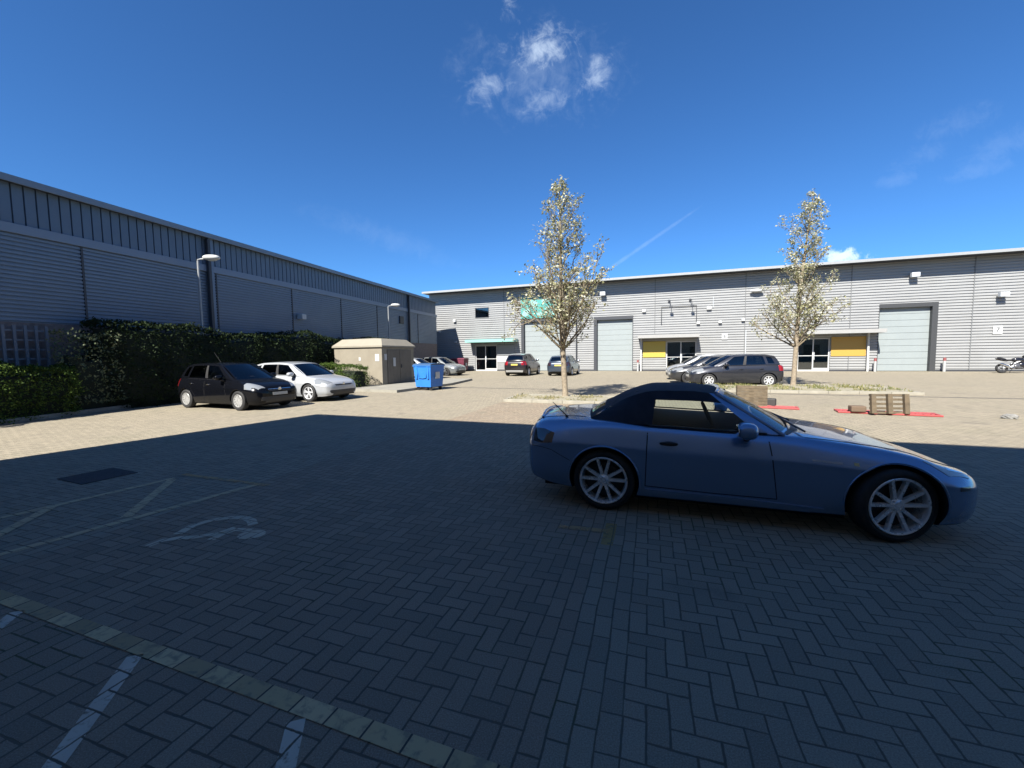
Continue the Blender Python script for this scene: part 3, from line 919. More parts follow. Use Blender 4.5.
def hedge(name, path, width, h_fn, leaf, label, cat, n_per_m2, size, seed, group=None, top_r=0.25, bot=0.05, core_in=0.24):
    """a shrub mass along a path: leaves spread through a shell over an uneven core"""
    r = random.Random(seed)
    P = [Vector((*q, 0)) for q in path]
    segs = [(a, b, (b - a).length) for a, b in zip(P[:-1], P[1:])]
    L = sum(s[2] for s in segs)
    root = thing(name, label, cat, (P[0].x, P[0].y, 0), 0, group)
    def at(s):
        for a, b, l in segs:
            if s <= l or (a, b, l) == segs[-1]:
                d = (b - a) / l
                return a + d * s, d, Vector((-d.y, d.x, 0))
            s -= l
    pts = []; nms = []
    area = L * (2 * 1.6 + width)
    n = int(area * n_per_m2)
    for _ in range(n):
        s = r.random() * L
        c, d, nn = at(s)
        h = h_fn(s / L)
        th = r.random()
        wd = width / 2 * (1 + 0.30 * fnoise((s * 1.1, 0, 0), seed))
        k = r.random() * (2 * h + 2 * wd)
        if k < h: off, z, nv = -wd, k, -nn
        elif k < 2 * h: off, z, nv = wd, k - h, nn
        else: off, z, nv = (k - 2 * h) - wd, h, Vector((0, 0, 1))
        q = c + nn * off
        bulge = 0.20 * fnoise((q.x * 1.3, q.y * 1.3, z * 1.6), seed) + 0.10 * fnoise((q.x * 4, q.y * 4, z * 4), seed + 2)
        depth = -abs(r.gauss(0, 0.10)) + (r.random() ** 6) * 0.22
        if z > h - top_r: nv = (nv + Vector((0, 0, 0.7))).normalized()
        q = q + nv * (bulge + depth) - P[0]; 
        zz = max(bot, z + (bulge * 0.8 if z > h - 0.3 else 0))
        e = min(s, L - s)                       # rounded ends
        if e < wd: q -= nn * off * (1 - math.sqrt(max(0.0, 1 - (1 - e / wd) ** 2))) * 0.9
        pts.append((q.x, q.y, zz)); nms.append(nv)
    leaf_cloud('foliage', pts, nms, size, leaf, root, seed)
    core = MB(); N = max(6, int(L / 0.5)); rings = []
    for q in range(N + 1):
        s = 0.25 + (L - 0.5) * q / N
        c, d, nn = at(s); h = h_fn(s / L) - core_in
        wd = (width / 2 - 0.27) * (1 + 0.30 * fnoise((s * 1.1, 0, 0), seed)) * (0.7 if q in (0, N) else 1)
        c = c - P[0]
        rings.append([c - nn * wd, c - nn * wd + Vector((0, 0, h * 0.8)), c - nn * wd * 0.7 + Vector((0, 0, h)), c + nn * wd * 0.7 + Vector((0, 0, h)), c + nn * wd + Vector((0, 0, h * 0.8)), c + nn * wd])
    vs = [v for rg in rings for v in rg]; fs = []
    for q in range(N):
        for k in range(5): fs.append((q * 6 + k, q * 6 + k + 1, q * 6 + k + 7, q * 6 + k + 6))
    fs += [tuple(range(6)), tuple(N * 6 + k for k in range(5, -1, -1))]
    core.add(vs, fs); core.build('branches', CORE, root, True)  # solid near-black hull in place of the dark inside, not modelled branches
    return root


def lbp(s, off):
    """point in plan along the left wall, off metres out into the yard"""
    q = LBM @ Vector((s, -off, 0)); return (q.x, q.y)


hedge('low_hedge', [(-15.35, 1.5), (-14.05, 7.6), (-13.50, 11.2), (-13.40, 12.6)], 1.15, lambda t: 1.40 + 0.03 * math.sin(9 * t), HEDGE_LIGHT,
      'low clipped hedge with a sunlit top along the kerb at the left edge', 'hedge', 950, (0.045, 0.085), 3)
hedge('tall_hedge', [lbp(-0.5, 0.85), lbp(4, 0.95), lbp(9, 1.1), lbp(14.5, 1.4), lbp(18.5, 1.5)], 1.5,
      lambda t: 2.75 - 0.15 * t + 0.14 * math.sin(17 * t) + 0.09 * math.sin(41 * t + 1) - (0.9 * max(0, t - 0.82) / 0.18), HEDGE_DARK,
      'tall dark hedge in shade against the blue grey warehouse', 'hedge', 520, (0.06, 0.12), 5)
hedge('pale_shrub', [(-13.35, 12.2), (-13.2, 13.6), (-13.1, 14.5)], 0.9, lambda t: 2.45 - 0.2 * t + 0.1 * math.sin(14 * t), PALE_LEAF,
      'pale leaved shrub catching the sun in front of the tall dark hedge', 'shrub', 300, (0.06, 0.11), 8, bot=0.35, core_in=0.75)
_a, _b = uv2xy(-15.9, 17.2), uv2xy(-13.35, 17.1)
hedge('clipped_bush', [_a, _b], 1.5, lambda t: 1.22 - 0.1 * t, HEDGE_LIGHT, 'rounded bright green clipped bush in front of the beige cabin', 'bush', 700, (0.04, 0.075), 12)

BARK = mat('grey_brown_bark', (0.20, 0.165, 0.12), 0.9, var=0.35, vscale=14, bump=0.5, bscale=30)
TWIG = mat('twig_bark', (0.15, 0.12, 0.08), 0.9)
BUDS = leaf_mat('spring_leaf', [(0.16, 0.165, 0.065), (0.26, 0.26, 0.125), (0.36, 0.355, 0.20), (0.46, 0.45, 0.32), (0.64, 0.63, 0.52)], 0.55, 0.42)


def young_tree(label, base, top_z, fork_z, env, lean, seed, density=1.0):
    """tapered trunk, rising limbs, twigs, and loose small spring leaves; env(t)=crown radius for t in 0..1 up the crown"""
    r = random.Random(seed)
    root = thing('young_tree', label, 'tree', (base[0], base[1], 0.08), 0, 'young trees on the planting beds')
    H = top_z - 0.08
    def axis(z):
        t = z / H
        return Vector((lean[0] * t + 0.07 * math.sin(3.1 * t + seed), lean[1] * t + 0.06 * math.sin(4.3 * t + 2 * seed), z))
    tr = MB()
    zs = [0, 0.08, 0.3] + [0.3 + (H - 0.3) * k / 22 for k in range(1, 23)]
    rad = [0.135, 0.112, 0.10] + [0.10 * max(0.0, 1 - (z - 0.3) / (H - 0.3)) ** 0.85 + 0.008 for z in zs[3:]]
    tr.tube([axis(z) for z in zs], rad, 9)
    tr.build('trunk', BARK, root, True, 60)
    lm = MB(); pts = []; nms = []
    def leaves(p, d, n):
        for _ in range(n):
            q = p + Vector((r.gauss(0, 0.055), r.gauss(0, 0.055), r.gauss(0, 0.055)))
            pts.append(q); nms.append((d * 0.5 + Vector((0, 0, 0.6))))
    def branch(p, d, L, rad0, depth):
        n = 5 if depth == 0 else 4
        P = [p.copy()]
        dd = d.copy()
        for k in range(n):
            dd = (dd + Vector((r.gauss(0, 0.12), r.gauss(0, 0.12), r.gauss(0.10, 0.08)))).normalized()
            P.append(P[-1] + dd * (L / n))
        lm.tube(P, [max(0.004, rad0 * (1 - 0.82 * k / n)) for k in range(n + 1)], 5 if depth == 0 else 3)
        if depth < 2:
            m = int((5.5 if depth == 0 else 3.6) * (0.5 + L / (1.2 if depth == 0 else 0.5) * 0.5)) + 1
            for k in range(m):
                f = 0.22 + 0.78 * (k + r.random()) / m
                a = f * n; i = min(n - 1, int(a)); q = P[i].lerp(P[i + 1], a - i)
                side = Vector((r.gauss(0, 1), r.gauss(0, 1), r.gauss(0.25, 0.7)))
                nd = (dd * 0.75 + side.normalized() * 0.9).normalized()
                branch(q, nd, L * (0.42 if depth == 0 else 0.45) * (1.1 - 0.55 * f) * r.uniform(0.7, 1.25) + 0.06, rad0 * 0.42, depth + 1)
        if depth >= 1:
            for k in range(1, n + 1):
                if r.random() < 0.80 * density: leaves(P[k], dd, r.randint(1, 3) if depth == 2 else r.randint(1, 2))
            leaves(P[-1], dd, int(2 * density + r.random() * 1.5))
    NB = 42
    ang = r.random() * 6.28
    for k in range(NB):
        t = (k + r.random() * 0.8) / NB
        z = fork_z + (H - fork_z - 0.1) * t
        ang += 2.4 + r.gauss(0, 0.35)
        rr = env(t) * r.uniform(0.55, 1.15)
        up = 0.75 + 0.75 * t + r.gauss(0, 0.12)
        d = Vector((math.cos(ang), math.sin(ang), up)).normalized()
        L = max(0.25, rr * math.hypot(1, up) * 0.92)
        z0 = max(fork_z * 0.88, z - rr * up * 0.80)
        branch(axis(z0), d, L, 0.012 + 0.018 * rr * (1 - 0.5 * t), 0)
    lm.build('branches', TWIG, root, True, 80, fixn=False)
    leaf_cloud('crown', pts, nms, (0.065, 0.12), BUDS, root, seed, aspect=0.62, spread=0.7)
    return root


young_tree('slender young tree in pale spring leaf behind the tail of the blue roadster', (1.98, 14.9), 7.68, 1.9,
           lambda t: float(np.interp(t, [0, 0.12, 0.35, 0.6, 0.8, 1], [1.3, 2.1, 2.05, 1.30, 0.80, 0.12])), (-0.30, 0.0), 4, 0.50)
young_tree('slender young tree in pale spring leaf beside the parked charcoal hatchback', (12.5, 18.5), 8.5, 1.9,
           lambda t: float(np.interp(t, [0, 0.12, 0.25, 0.5, 0.8, 1], [1.6, 1.95, 1.6, 1.15, 0.95, 0.12])), (0.70, 0.0), 9, 0.60)

# weeds and grass tufts on the islands
def tufts(name, region, n, h, cols, seed):
    r = np.random.default_rng(seed)
    u = region[0] + (region[1] - region[0]) * r.random(n); v = region[2] + (region[3] - region[2]) * r.random(n)
    keep = np.array([fnoise((a * 1.3, b * 2.1, 0), seed) > 0.05 for a, b in zip(u, v)])
    u, v = u[keep], v[keep]
    pts = np.stack([u * CU + v * SU, -u * SU + v * CU, np.full(len(u), 0.10)], 1)
    nm = np.tile(np.array([[1.0, 0, 0.15]]), (len(u), 1)); nm[:, :2] = r.normal(0, 1, (len(u), 2))
    o = leaf_cloud(name, pts, nm, h, leaf_mat(name + '_blades', cols, 0.6, 0.3), None, seed, aspect=0.22, spread=0.15)
    o['kind'] = 'stuff'
    return o


tufts('grass', (1.75, 9.0, 18.5, 21.7), 9000, (0.05, 0.16), [(0.10, 0.13, 0.04), (0.20, 0.20, 0.08), (0.34, 0.30, 0.16)], 3)
tufts('weeds', (-4.6, -0.8, 13.45, 15.0), 3500, (0.04, 0.12), [(0.12, 0.13, 0.05), (0.26, 0.23, 0.11), (0.36, 0.31, 0.19)], 6)

# ------------------------------------------------------------------ cabin, bins, lamps and small yard things
cb = uv2xy(-13.30, 18.55)
cab = thing('substation_cabin', 'small beige cabin with a shallow hipped roof on the concrete slab beside the hedge', 'cabin', (cb[0], cb[1], 0.12), R(-18.34))
BEIGE = mat('beige_cabin', (0.205, 0.182, 0.140), 0.75, var=0.10, vscale=1.6, dirt=((0.18, 0.15, 0.11), 1.1, 0.45), bump=0.1)
mb = MB()
Lx, Ly, Hc = 3.05, 3.1, 1.98
mb.box(-Lx, 0, 0, Ly, 0, Hc, ch=0.02)
mb.build('wall', BEIGE, cab)
mb = MB()
e = 0.08
vs = [(-Lx - e, -e, Hc + .004), (e, -e, Hc + .004), (e, Ly + e, Hc + .004), (-Lx - e, Ly + e, Hc + .004)]
vs += [(x, y, Hc + 0.09) for x, y, _ in vs]
i_ = 0.36
vs += [(-Lx + i_ - .1, i_, Hc + 0.46), (-i_ + .1, i_, Hc + 0.46), (-i_ + .1, Ly - i_, Hc + 0.46), (-Lx + i_ - .1, Ly - i_, Hc + 0.46)]
vs += [(-Lx / 2, Ly / 2, Hc + 0.56)]
mb.add(vs, [(3, 2, 1, 0)] + [(k, (k + 1) % 4, 4 + (k + 1) % 4, 4 + k) for k in range(4)] + [(4 + k, 4 + (k + 1) % 4, 8 + (k + 1) % 4, 8 + k) for k in range(4)] + [(8 + k, 8 + (k + 1) % 4, 12) for k in range(4)])
mb.build('roof', mat('cabin_roof', (0.225, 0.205, 0.162), 0.7, var=0.08, vscale=1.5, dirt=((0.2, 0.17, 0.13), 1.5, 0.4)), cab)
mb = MB()
mb.box(0.002, 0.03, 0.45, 2.75, 0.05, 1.85); mb.box(0.0, 0.045, 1.60, 1.64, 0.05, 1.85)
dr = mb.build('door', mat('shaded_cabin_door', (0.115, 0.10, 0.08), 0.7, var=0.12, vscale=2), cab)  # door colour darkened to paint in the shade on this side
mb = MB(); mb.box(0.031, 0.075, 1.68, 1.74, 0.85, 1.05, ch=0.01); mb.build('handle', DARK_TRIM, dr)
for (nm_, x0, x1, y0, y1, z0, z1) in [('notice_plate', -1.45, -1.33, -0.012, -0.002, 1.28, 1.46), ('notice_plate', -0.42, -0.17, -0.012, -0.002, 1.25, 1.62),
                                      ('notice_plate', 0.047, 0.055, 0.93, 1.15, 0.95, 1.42), ('notice_plate', 0.002, 0.012, 0.20, 0.42, 1.3, 1.62)]:
    mb = MB(); mb.box(x0, x1, y0, y1, z0, z1); mb.build(nm_, WHITE, cab)


def wheelie_bin(name, label, loc, rz, body_m, lid_m, w=1.36, dpt=1.0, hgt=1.02, group=None):
    b = thing(name, label, 'bin', (*loc, 0), rz, group)
    m_ = MB(); z0 = 0.17
    t = 0.86
    vs = [(-w / 2 * t, -dpt / 2 * t, z0), (w / 2 * t, -dpt / 2 * t, z0), (w / 2 * t, dpt / 2 * t, z0), (-w / 2 * t, dpt / 2 * t, z0),
          (-w / 2, -dpt / 2, hgt), (w / 2, -dpt / 2, hgt), (w / 2, dpt / 2, hgt), (-w / 2, dpt / 2, hgt)]
    m_.add(vs, [(3, 2, 1, 0), (4, 5, 6, 7)] + [(k, (k + 1) % 4, 4 + (k + 1) % 4, 4 + k) for k in range(4)])
    for q in (-0.33, 0.33):
        m_.box(q * w - 0.05, q * w + 0.05, -dpt / 2 - 0.015, -dpt / 2 + 0.05, 0.55, hgt, ch=0.01)
    for a in (-1, 1):
        m_.tube([(a * w * 0.34, -dpt / 2 - 0.012, hgt - 0.05), (a * w * 0.2, -dpt / 2 + 0.012, 0.60), (0, -dpt / 2 + 0.012, 0.58)], 0.022, 6)
    m_.box(-w / 2 - 0.03, w / 2 + 0.03, -dpt / 2 - 0.03, dpt / 2 + 0.03, hgt - 0.05, hgt, ch=0.012)
    bo = m_.build('bin_body', body_m, b, True, 30)
    m_ = MB()
    P = []
    for k in range(9):
        a = math.pi * k / 8
        P.append((-(dpt / 2 + 0.04) * math.cos(a), hgt + 0.005 + 0.10 * math.sin(a) ** 0.8))
    vs = [(x, y, z) for x in (-w / 2 - 0.02, w / 2 + 0.02) for y, z in P]
    m_.add(vs, [(k, k + 1, 10 + k, 9 + k) for k in range(8)] + [tuple(range(8, -1, -1)), tuple(range(9, 18)), (0, 9, 17, 8)])
    m_.build('lid', lid_m, b, True, 30)
    for a in (-1, 1):
        for c in (-1, 1):
            m_ = MB(); x, y = a * w * 0.36, c * dpt * 0.34
            m_.lathe([(0.0, -0.025), (0.085, -0.025), (0.095, -0.012), (0.095, 0.012), (0.085, 0.025), (0.0, 0.025)], 18, c=(x, y, 0.095))
            m_.box(x - 0.03, x + 0.03, y - 0.035, y - 0.027, 0.09, 0.20); m_.box(x - 0.03, x + 0.03, y + 0.027, y + 0.035, 0.09, 0.20)
            m_.build('wheel', BLACKP, b, True)
    m_ = MB(); m_.box(w / 2 * 0.985, w / 2 * 0.985 + 0.012, -0.16, 0.16, 0.55, 0.86)
    m_.build('label_plate', WHITE, b)
    return b


BLUE_BIN = mat('blue_bin_plastic', (0.02, 0.145, 0.46), 0.45, var=0.08, vscale=2)
BLUE_LID = mat('blue_bin_lid', (0.03, 0.075, 0.16), 0.5)
MAROON = mat('maroon_bin', (0.12, 0.025, 0.045), 0.45)
wheelie_bin('waste_bin', 'blue four wheeled waste bin standing by the concrete slab', (-3.93, 19.72), R(-27), BLUE_BIN, BLUE_LID, 1.0, 1.05, 1.17)
wheelie_bin('waste_bin', 'maroon waste bin against the far wall behind the silver cars', (-5.25, 41.9), R(-20), MAROON, MAROON, 1.5, 1.1, 1.25)


def lamp_post(label, loc, h, arm_dir, seed=0):
    o = thing('lamp_post', label, 'lamp post', (*loc, 0), arm_dir, 'lamp posts beside the left warehouse')
    m_ = MB()
    m_.tube([(0, 0, 0), (0, 0, 1.1)], 0.075, 14); m_.tube([(0, 0, 1.1), (0, 0, 1.16)], [0.075, 0.05], 14); m_.tube([(0, 0, 1.16), (0, 0, h - 0.05)], [0.05, 0.042], 12)
    m_.tube([(0, 0, h - 0.08), (0.0, 0, h), (0.12, 0, h + 0.03), (0.32, 0, h + 0.04)], 0.032, 8)
    m_.build('pole', mat('galvanised_pole', (0.26, 0.27, 0.275), 0.45, 0.3, var=0.08), o, True)
    m_ = MB()
    m_.ball((0.52, 0, h + 0.09), (0.33, 0.16, 0.11), 18, 10, e=0.85)
    m_.build('lantern', mat('pale_lantern', (0.42, 0.43, 0.42), 0.4), o, True)
    m_ = MB(); m_.ball((0.53, 0, h + 0.045), (0.24, 0.12, 0.10), 16, 8)
    m_.build('lens', mat('lamp_lens', (0.55, 0.57, 0.55), 0.15), o, True)
    return o


lamp_post('tall lamp post rising behind the black hatchback', (-12.55, 17.0), 5.58, R(5))
lamp_post('shorter lamp post above the beige cabin roof', (-8.95, 30.6), 5.25, R(5))

# red topped bollards guarding the roller doors
def bollard(label, w):
    p = FB @ Vector((w, -0.45, 0))
    o = thing('bollard', label, 'bollard', (p.x, p.y, 0), 0, 'door bollards')
    m_ = MB(); m_.tube([(0, 0, 0), (0, 0, 0.78)], 0.085, 12); m_.build('post', mat('grey_post', (0.30, 0.31, 0.31), 0.6), o, True)
    m_ = MB(); m_.tube([(0, 0, 0.78), (0, 0, 0.97), (0, 0, 1.0)], [0.088, 0.088, 0.05], 12); m_.build('cap', mat('red_cap', (0.20, 0.06, 0.06), 0.55), o, True)


bollard('red capped bollard right of the left bare roller door', 3.55)
bollard('red capped bollard on the left of the rightmost roller door', 20.55)
bollard('red capped bollard on the right of the rightmost roller door', 24.55)

PALLET = mat('weathered_pallet', (0.095, 0.072, 0.045), 0.85, var=0.35, vscale=6, bump=0.3, bscale=50, dirt=((0.065, 0.055, 0.04), 3, 0.6))


def pallet_mesh(name, w, h, label, solid=False):
    """standing on its edge: local x across, z up, y thickness"""
    m_ = MB()
    nb_ = 7 if solid else 5
    bh = (h / nb_) * (0.94 if solid else 0.56)
    for k in range(nb_):
        z = k * (h - bh) / (nb_ - 1)
        m_.box(-w / 2, w / 2, 0.055, 0.078, z, z + bh, ch=0.004)
    for x in (-w / 2 + 0.05, 0, w / 2 - 0.05):
        m_.box(x - 0.05, x + 0.05, -0.04, 0.054, 0.001, h - 0.001, ch=0.006)
    if solid:
        for k in range(nb_):
            z = k * (h - bh) / (nb_ - 1)
            m_.box(-w / 2, w / 2, -0.065, -0.041, z, z + bh, ch=0.004)
    o = m_.build(name, PALLET)
    return tag(o, label, 'pallet')


o = pallet_mesh('wooden_pallet', 0.80, 0.49, 'open slatted wooden pallet propped upright over the red barrier on the right')
o.location = (9.28, 10.12, 0.045); o.rotation_euler = (R(-8), 0, R(-12))
o = pallet_mesh('wooden_pallet', 0.80, 0.62, 'close boarded wooden pallet standing upright just beyond the blue car bonnet', True)
o.location = (6.98, 12.05, 0.0); o.rotation_euler = (R(-6), R(1.5), R(-14))
RED = mat('red_barrier', (0.30, 0.05, 0.05), 0.5, var=0.15, vscale=5)


def barrier(label, loc, rz, L=2.0, wd=0.75):
    m_ = MB()
    m_.box(-L / 2, L / 2, -wd / 2, -wd / 2 + 0.07, 0.008, 0.045, ch=0.008); m_.box(-L / 2, L / 2, wd / 2 - 0.07, wd / 2, 0.008, 0.045, ch=0.008)
    m_.box(-L / 2, -L / 2 + 0.07, -wd / 2 + .071, wd / 2 - .071, 0.008, 0.043, ch=0.008); m_.box(L / 2 - 0.07, L / 2, -wd / 2 + .071, wd / 2 - .071, 0.008, 0.043, ch=0.008)
    m_.box(-L / 2 + .071, L / 2 - .071, -wd / 2 + 0.25, -wd / 2 + 0.40, 0.012, 0.04, ch=0.006)
    n = int(L / 0.14)
    for k in range(1, n):
        x = -L / 2 + k * L / n
        m_.box(x - 0.018, x + 0.018, -wd / 2 + .071, wd / 2 - .071, 0.014, 0.037)
    o = m_.build('plastic_barrier', RED); o.location = (*loc, 0); o.rotation_euler = (0, 0, rz)
    tag(o, label, 'barrier', 'red barriers lying flat')


barrier('red plastic barrier panel lying flat under the open slatted pallet', (9.45, 10.45), R(-28), 2.0, 0.55)
barrier('red plastic barrier panel lying flat beside the close boarded pallet', (7.55, 11.75), R(-30), 1.0, 0.5)
m_ = MB(); m_.box(-0.22, 0.22, -0.12, 0.12, 0.0, 0.24, ch=0.03)
o = m_.build('dark_block', mat('black_rubber_block', (0.03, 0.03, 0.03), 0.7)); o.location = (7.5, 12.15, 0); o.rotation_euler = (0, 0, R(-40))
tag(o, 'black rubber foot block behind the close boarded pallet', 'block')
m_ = MB(); m_.box(-0.16, 0.16, -0.12, 0.12, 0.0, 0.15, ch=0.03)
o = m_.build('dark_block', mat('brown_block', (0.11, 0.075, 0.05), 0.8)); o.location = (8.82, 10.55, 0.05); o.rotation_euler = (0, 0, R(-20))
tag(o, 'small dark brown block left of the open slatted pallet', 'block')


def rubble(label, loc, rz, r0, seed):
    bm = bmesh.new(); bmesh.ops.create_icosphere(bm, subdivisions=4, radius=1.0)
    for v in bm.verts:
        n = v.co.normalized()
        k = 1 + 0.22 * fnoise(tuple(n * 2.2), seed) + 0.10 * fnoise(tuple(n * 6), seed + 3)
        v.co = Vector((n.x * r0[0] * k, n.y * r0[1] * k, max(0.0, n.z * r0[2] * k + r0[2] * 0.6)))
    me = bpy.data.meshes.new('crumpled_bag'); bm.to_mesh(me); bm.free()
    me.polygons.foreach_set('use_smooth', [True] * len(me.polygons)); me.set_sharp_from_angle(angle=R(28))
    me.materials.append(mat('pale_sack', (0.17, 0.17, 0.165), 0.8, var=0.35, vscale=9))
    o = link(bpy.data.objects.new('crumpled_bag', me)); o.location = (*loc, 0); o.rotation_euler = (0, 0, rz)
    return tag(o, label, 'bag')


rubble('crumpled pale grey bag lying on the sunlit paving at the right edge', (11.38, 9.42), R(-35), (0.125, 0.07, 0.07), 2)
# recessed cover in the near paving
mc = MB(); mc.box(-0.34, 0.34, -0.30, 0.30, 0.001, 0.008, ch=0.002)
o = mc.build('manhole_cover', mat('cover_asphalt', (0.035, 0.035, 0.037), 0.85, var=0.3, vscale=12, bump=0.4, bscale=80)); o.location = (-5.80, 5.71, 0); o.rotation_euler = (0, 0, R(-24))
tag(o, 'dark rectangular manhole cover set in the shaded paving on the left', 'manhole cover')
# a few bits of litter and leaves blown on the blocks
# ------------------------------------------------------------------ cars
TYRE = mat('tyre_rubber', (0.014, 0.014, 0.015), 0.75, var=0.2, vscale=20)
RIM = mat('alloy_rim', (0.72, 0.73, 0.75), 0.30, 0.5, var=0.06, vscale=8)
RIM_DARK = mat('dark_alloy', (0.10, 0.10, 0.11), 0.35, 0.7)
RIM_WHITE = mat('wheel_trim_silver', (0.30, 0.30, 0.295), 0.4, 0.2)
HUBD = mat('brake_dark', (0.03, 0.03, 0.032), 0.6, 0.3)
LINER = mat('arch_liner', (0.008, 0.008, 0.009), 0.9)
SEAM = mat('panel_gap', (0.006, 0.006, 0.008), 0.9)
CABIN = mat('cabin_trim', (0.012, 0.012, 0.014), 0.75)
HEADL = mat('headlight', (0.17, 0.18, 0.19), 0.08, 0.0, 0.8, coat=1.0)
TAIL = mat('tail_lamp', (0.20, 0.008, 0.01), 0.1, coat=1.0)
TAIL_DARK = mat('smoked_lamp', (0.025, 0.012, 0.014), 0.08, coat=1.0)
CHROME = mat('chrome', (0.72, 0.73, 0.74), 0.12, 1.0)
PLATE_W = mat('plate_white', (0.38, 0.38, 0.36), 0.4)
PLATE_Y = mat('plate_yellow', (0.42, 0.33, 0.07), 0.4)
CAR_GLASS = glass_mat('car_glass', (0.30, 0.34, 0.34), 0.05)
CLEAR_GLASS = glass_mat('clear_car_glass', (0.84, 0.89, 0.87), 0.01)
DARK_GLASS = glass_mat('tinted_glass', (0.10, 0.12, 0.13), 0.06)
FABRIC = mat('navy_soft_top', (0.012, 0.015, 0.026), 0.85, var=0.25, vscale=4, bump=0.15, bscale=400)
SEALS = mat('rubber_seal', (0.01, 0.01, 0.011), 0.6)


def paint(name, col, metal=0.35, rough=0.32):
    return mat(name, col, rough if max(col) > 0.01 else 0.15, metal, 0.5 if max(col) > 0.01 else 0.12, coat=0.9 if max(col) > 0.01 else 0.25)


def pchip(X, Y, x):
    X = np.asarray(X, float); Y = np.asarray(Y, float)
    h = np.diff(X); d = np.diff(Y) / h
    m = np.zeros_like(Y)
    for k in range(1, len(X) - 1):
        if d[k - 1] * d[k] > 0:
            w1 = 2 * h[k] + h[k - 1]; w2 = h[k] + 2 * h[k - 1]
            m[k] = (w1 + w2) / (w1 / d[k - 1] + w2 / d[k])
    m[0], m[-1] = d[0], d[-1]
    i = np.clip(np.searchsorted(X, x) - 1, 0, len(h) - 1)
    t = (x - X[i]) / h[i]
    return (1 + 2 * t) * (1 - t) ** 2 * Y[i] + t * (1 - t) ** 2 * h[i] * m[i] + t * t * (3 - 2 * t) * Y[i + 1] + t * t * (t - 1) * h[i] * m[i + 1]


def catmull(P, sub, ends=True):
    P = [np.asarray(p, float) for p in P]
    Q = [2 * P[0] - P[1]] + P + [2 * P[-1] - P[-2]]
    out = []
    for k in range(1, len(Q) - 2):
        for q in range(sub):
            t = q / sub
            a, b, c, d = Q[k - 1], Q[k], Q[k + 1], Q[k + 2]
            out.append(0.5 * ((2 * b) + (-a + c) * t + (2 * a - 5 * b + 4 * c - d) * t * t + (-a + 3 * b - 3 * c + d) * t ** 3))
    out.append(P[-1])
    return out


def loft_body(keys, step, sub=5, floor_gap=True):
    K_ = np.array(sorted(keys), float)             # ascending x
    X = K_[:, 0]
    x0, x1 = X[0], X[-1]
    n = int((x1 - x0) / step)
    xs = set(np.linspace(x0, x1, n).tolist())
    for a, b in ((x0, X[1]), (X[1], X[2]), (X[-3], X[-2]), (X[-2], x1)):
        xs |= set(np.linspace(a, b, 4).tolist())
    xs = sorted(xs)
    clean = [xs[0]]
    for x in xs[1:]:
        if x - clean[-1] > 0.006: clean.append(x)
    xs = clean
    rings = []
    for x in xs:
        zc, zs, ys, zw, yw, zb, yb = [float(pchip(X, K_[:, c], x)) for c in range(1, 8)]
        cp = [(0, zc), (0.5 * ys, zc - (zc - zs) * 0.20), (0.86 * ys, zs + (zc - zs) * 0.34), (ys + 0.25 * (yw - ys), zs - 0.10 * (zs - zw)), (yw - 0.006, zw + 0.28 * (zs - zw)), (yw, zw - 0.02),
              (yw - 0.012, zw - 0.55 * (zw - zb)), (yb + 0.02, zb + 0.05), (yb - 0.04, zb), (yb * 0.5, zb)]
        half = catmull(cp, sub) + [np.array([0.0, zb])]
        rings.append((x, half))
    return rings


def rings_mesh(rings, cap=True):
    vs = []; fs = []
    M = len(rings[0][1]); N = 2 * M - 2
    for x, half in rings:
        for y, z in half: vs.append((x, y, z))
        for y, z in half[-2:0:-1]: vs.append((x, -y, z))
    for i in range(len(rings) - 1):
        for k in range(N):
            k2 = (k + 1) % N
            fs.append((i * N + k, i * N + k2, (i + 1) * N + k2, (i + 1) * N + k))
    if cap:
        fs.append(tuple(range(N - 1, -1, -1))); fs.append(tuple((len(rings) - 1) * N + k for k in range(N)))
    return vs, fs


def resample(P, n):
    P = [np.asarray(p, float) for p in P]
    d = [0.0]
    for a, b in zip(P[:-1], P[1:]): d.append(d[-1] + float(np.linalg.norm(b - a)))
    out = []
    for k in range(n):
        s = d[-1] * k / (n - 1)
        i = min(len(d) - 2, max(0, int(np.searchsorted(d, s)) - 1))
        t = (s - d[i]) / max(1e-9, d[i + 1] - d[i])
        out.append(P[i] + (P[i + 1] - P[i]) * t)
    return out


VIEW = {'R': (lambda a, b: (a, -3.0, b), (0, 1, 0)), 'L': (lambda a, b: (a, 3.0, b), (0, -1, 0)), 'F': (lambda a, b: (4.0, a, b), (-1, 0, 0)),
        'B': (lambda a, b: (-8.0, a, b), (1, 0, 0)), 'T': (lambda a, b: (a, b, 4.0), (0, 0, -1))}


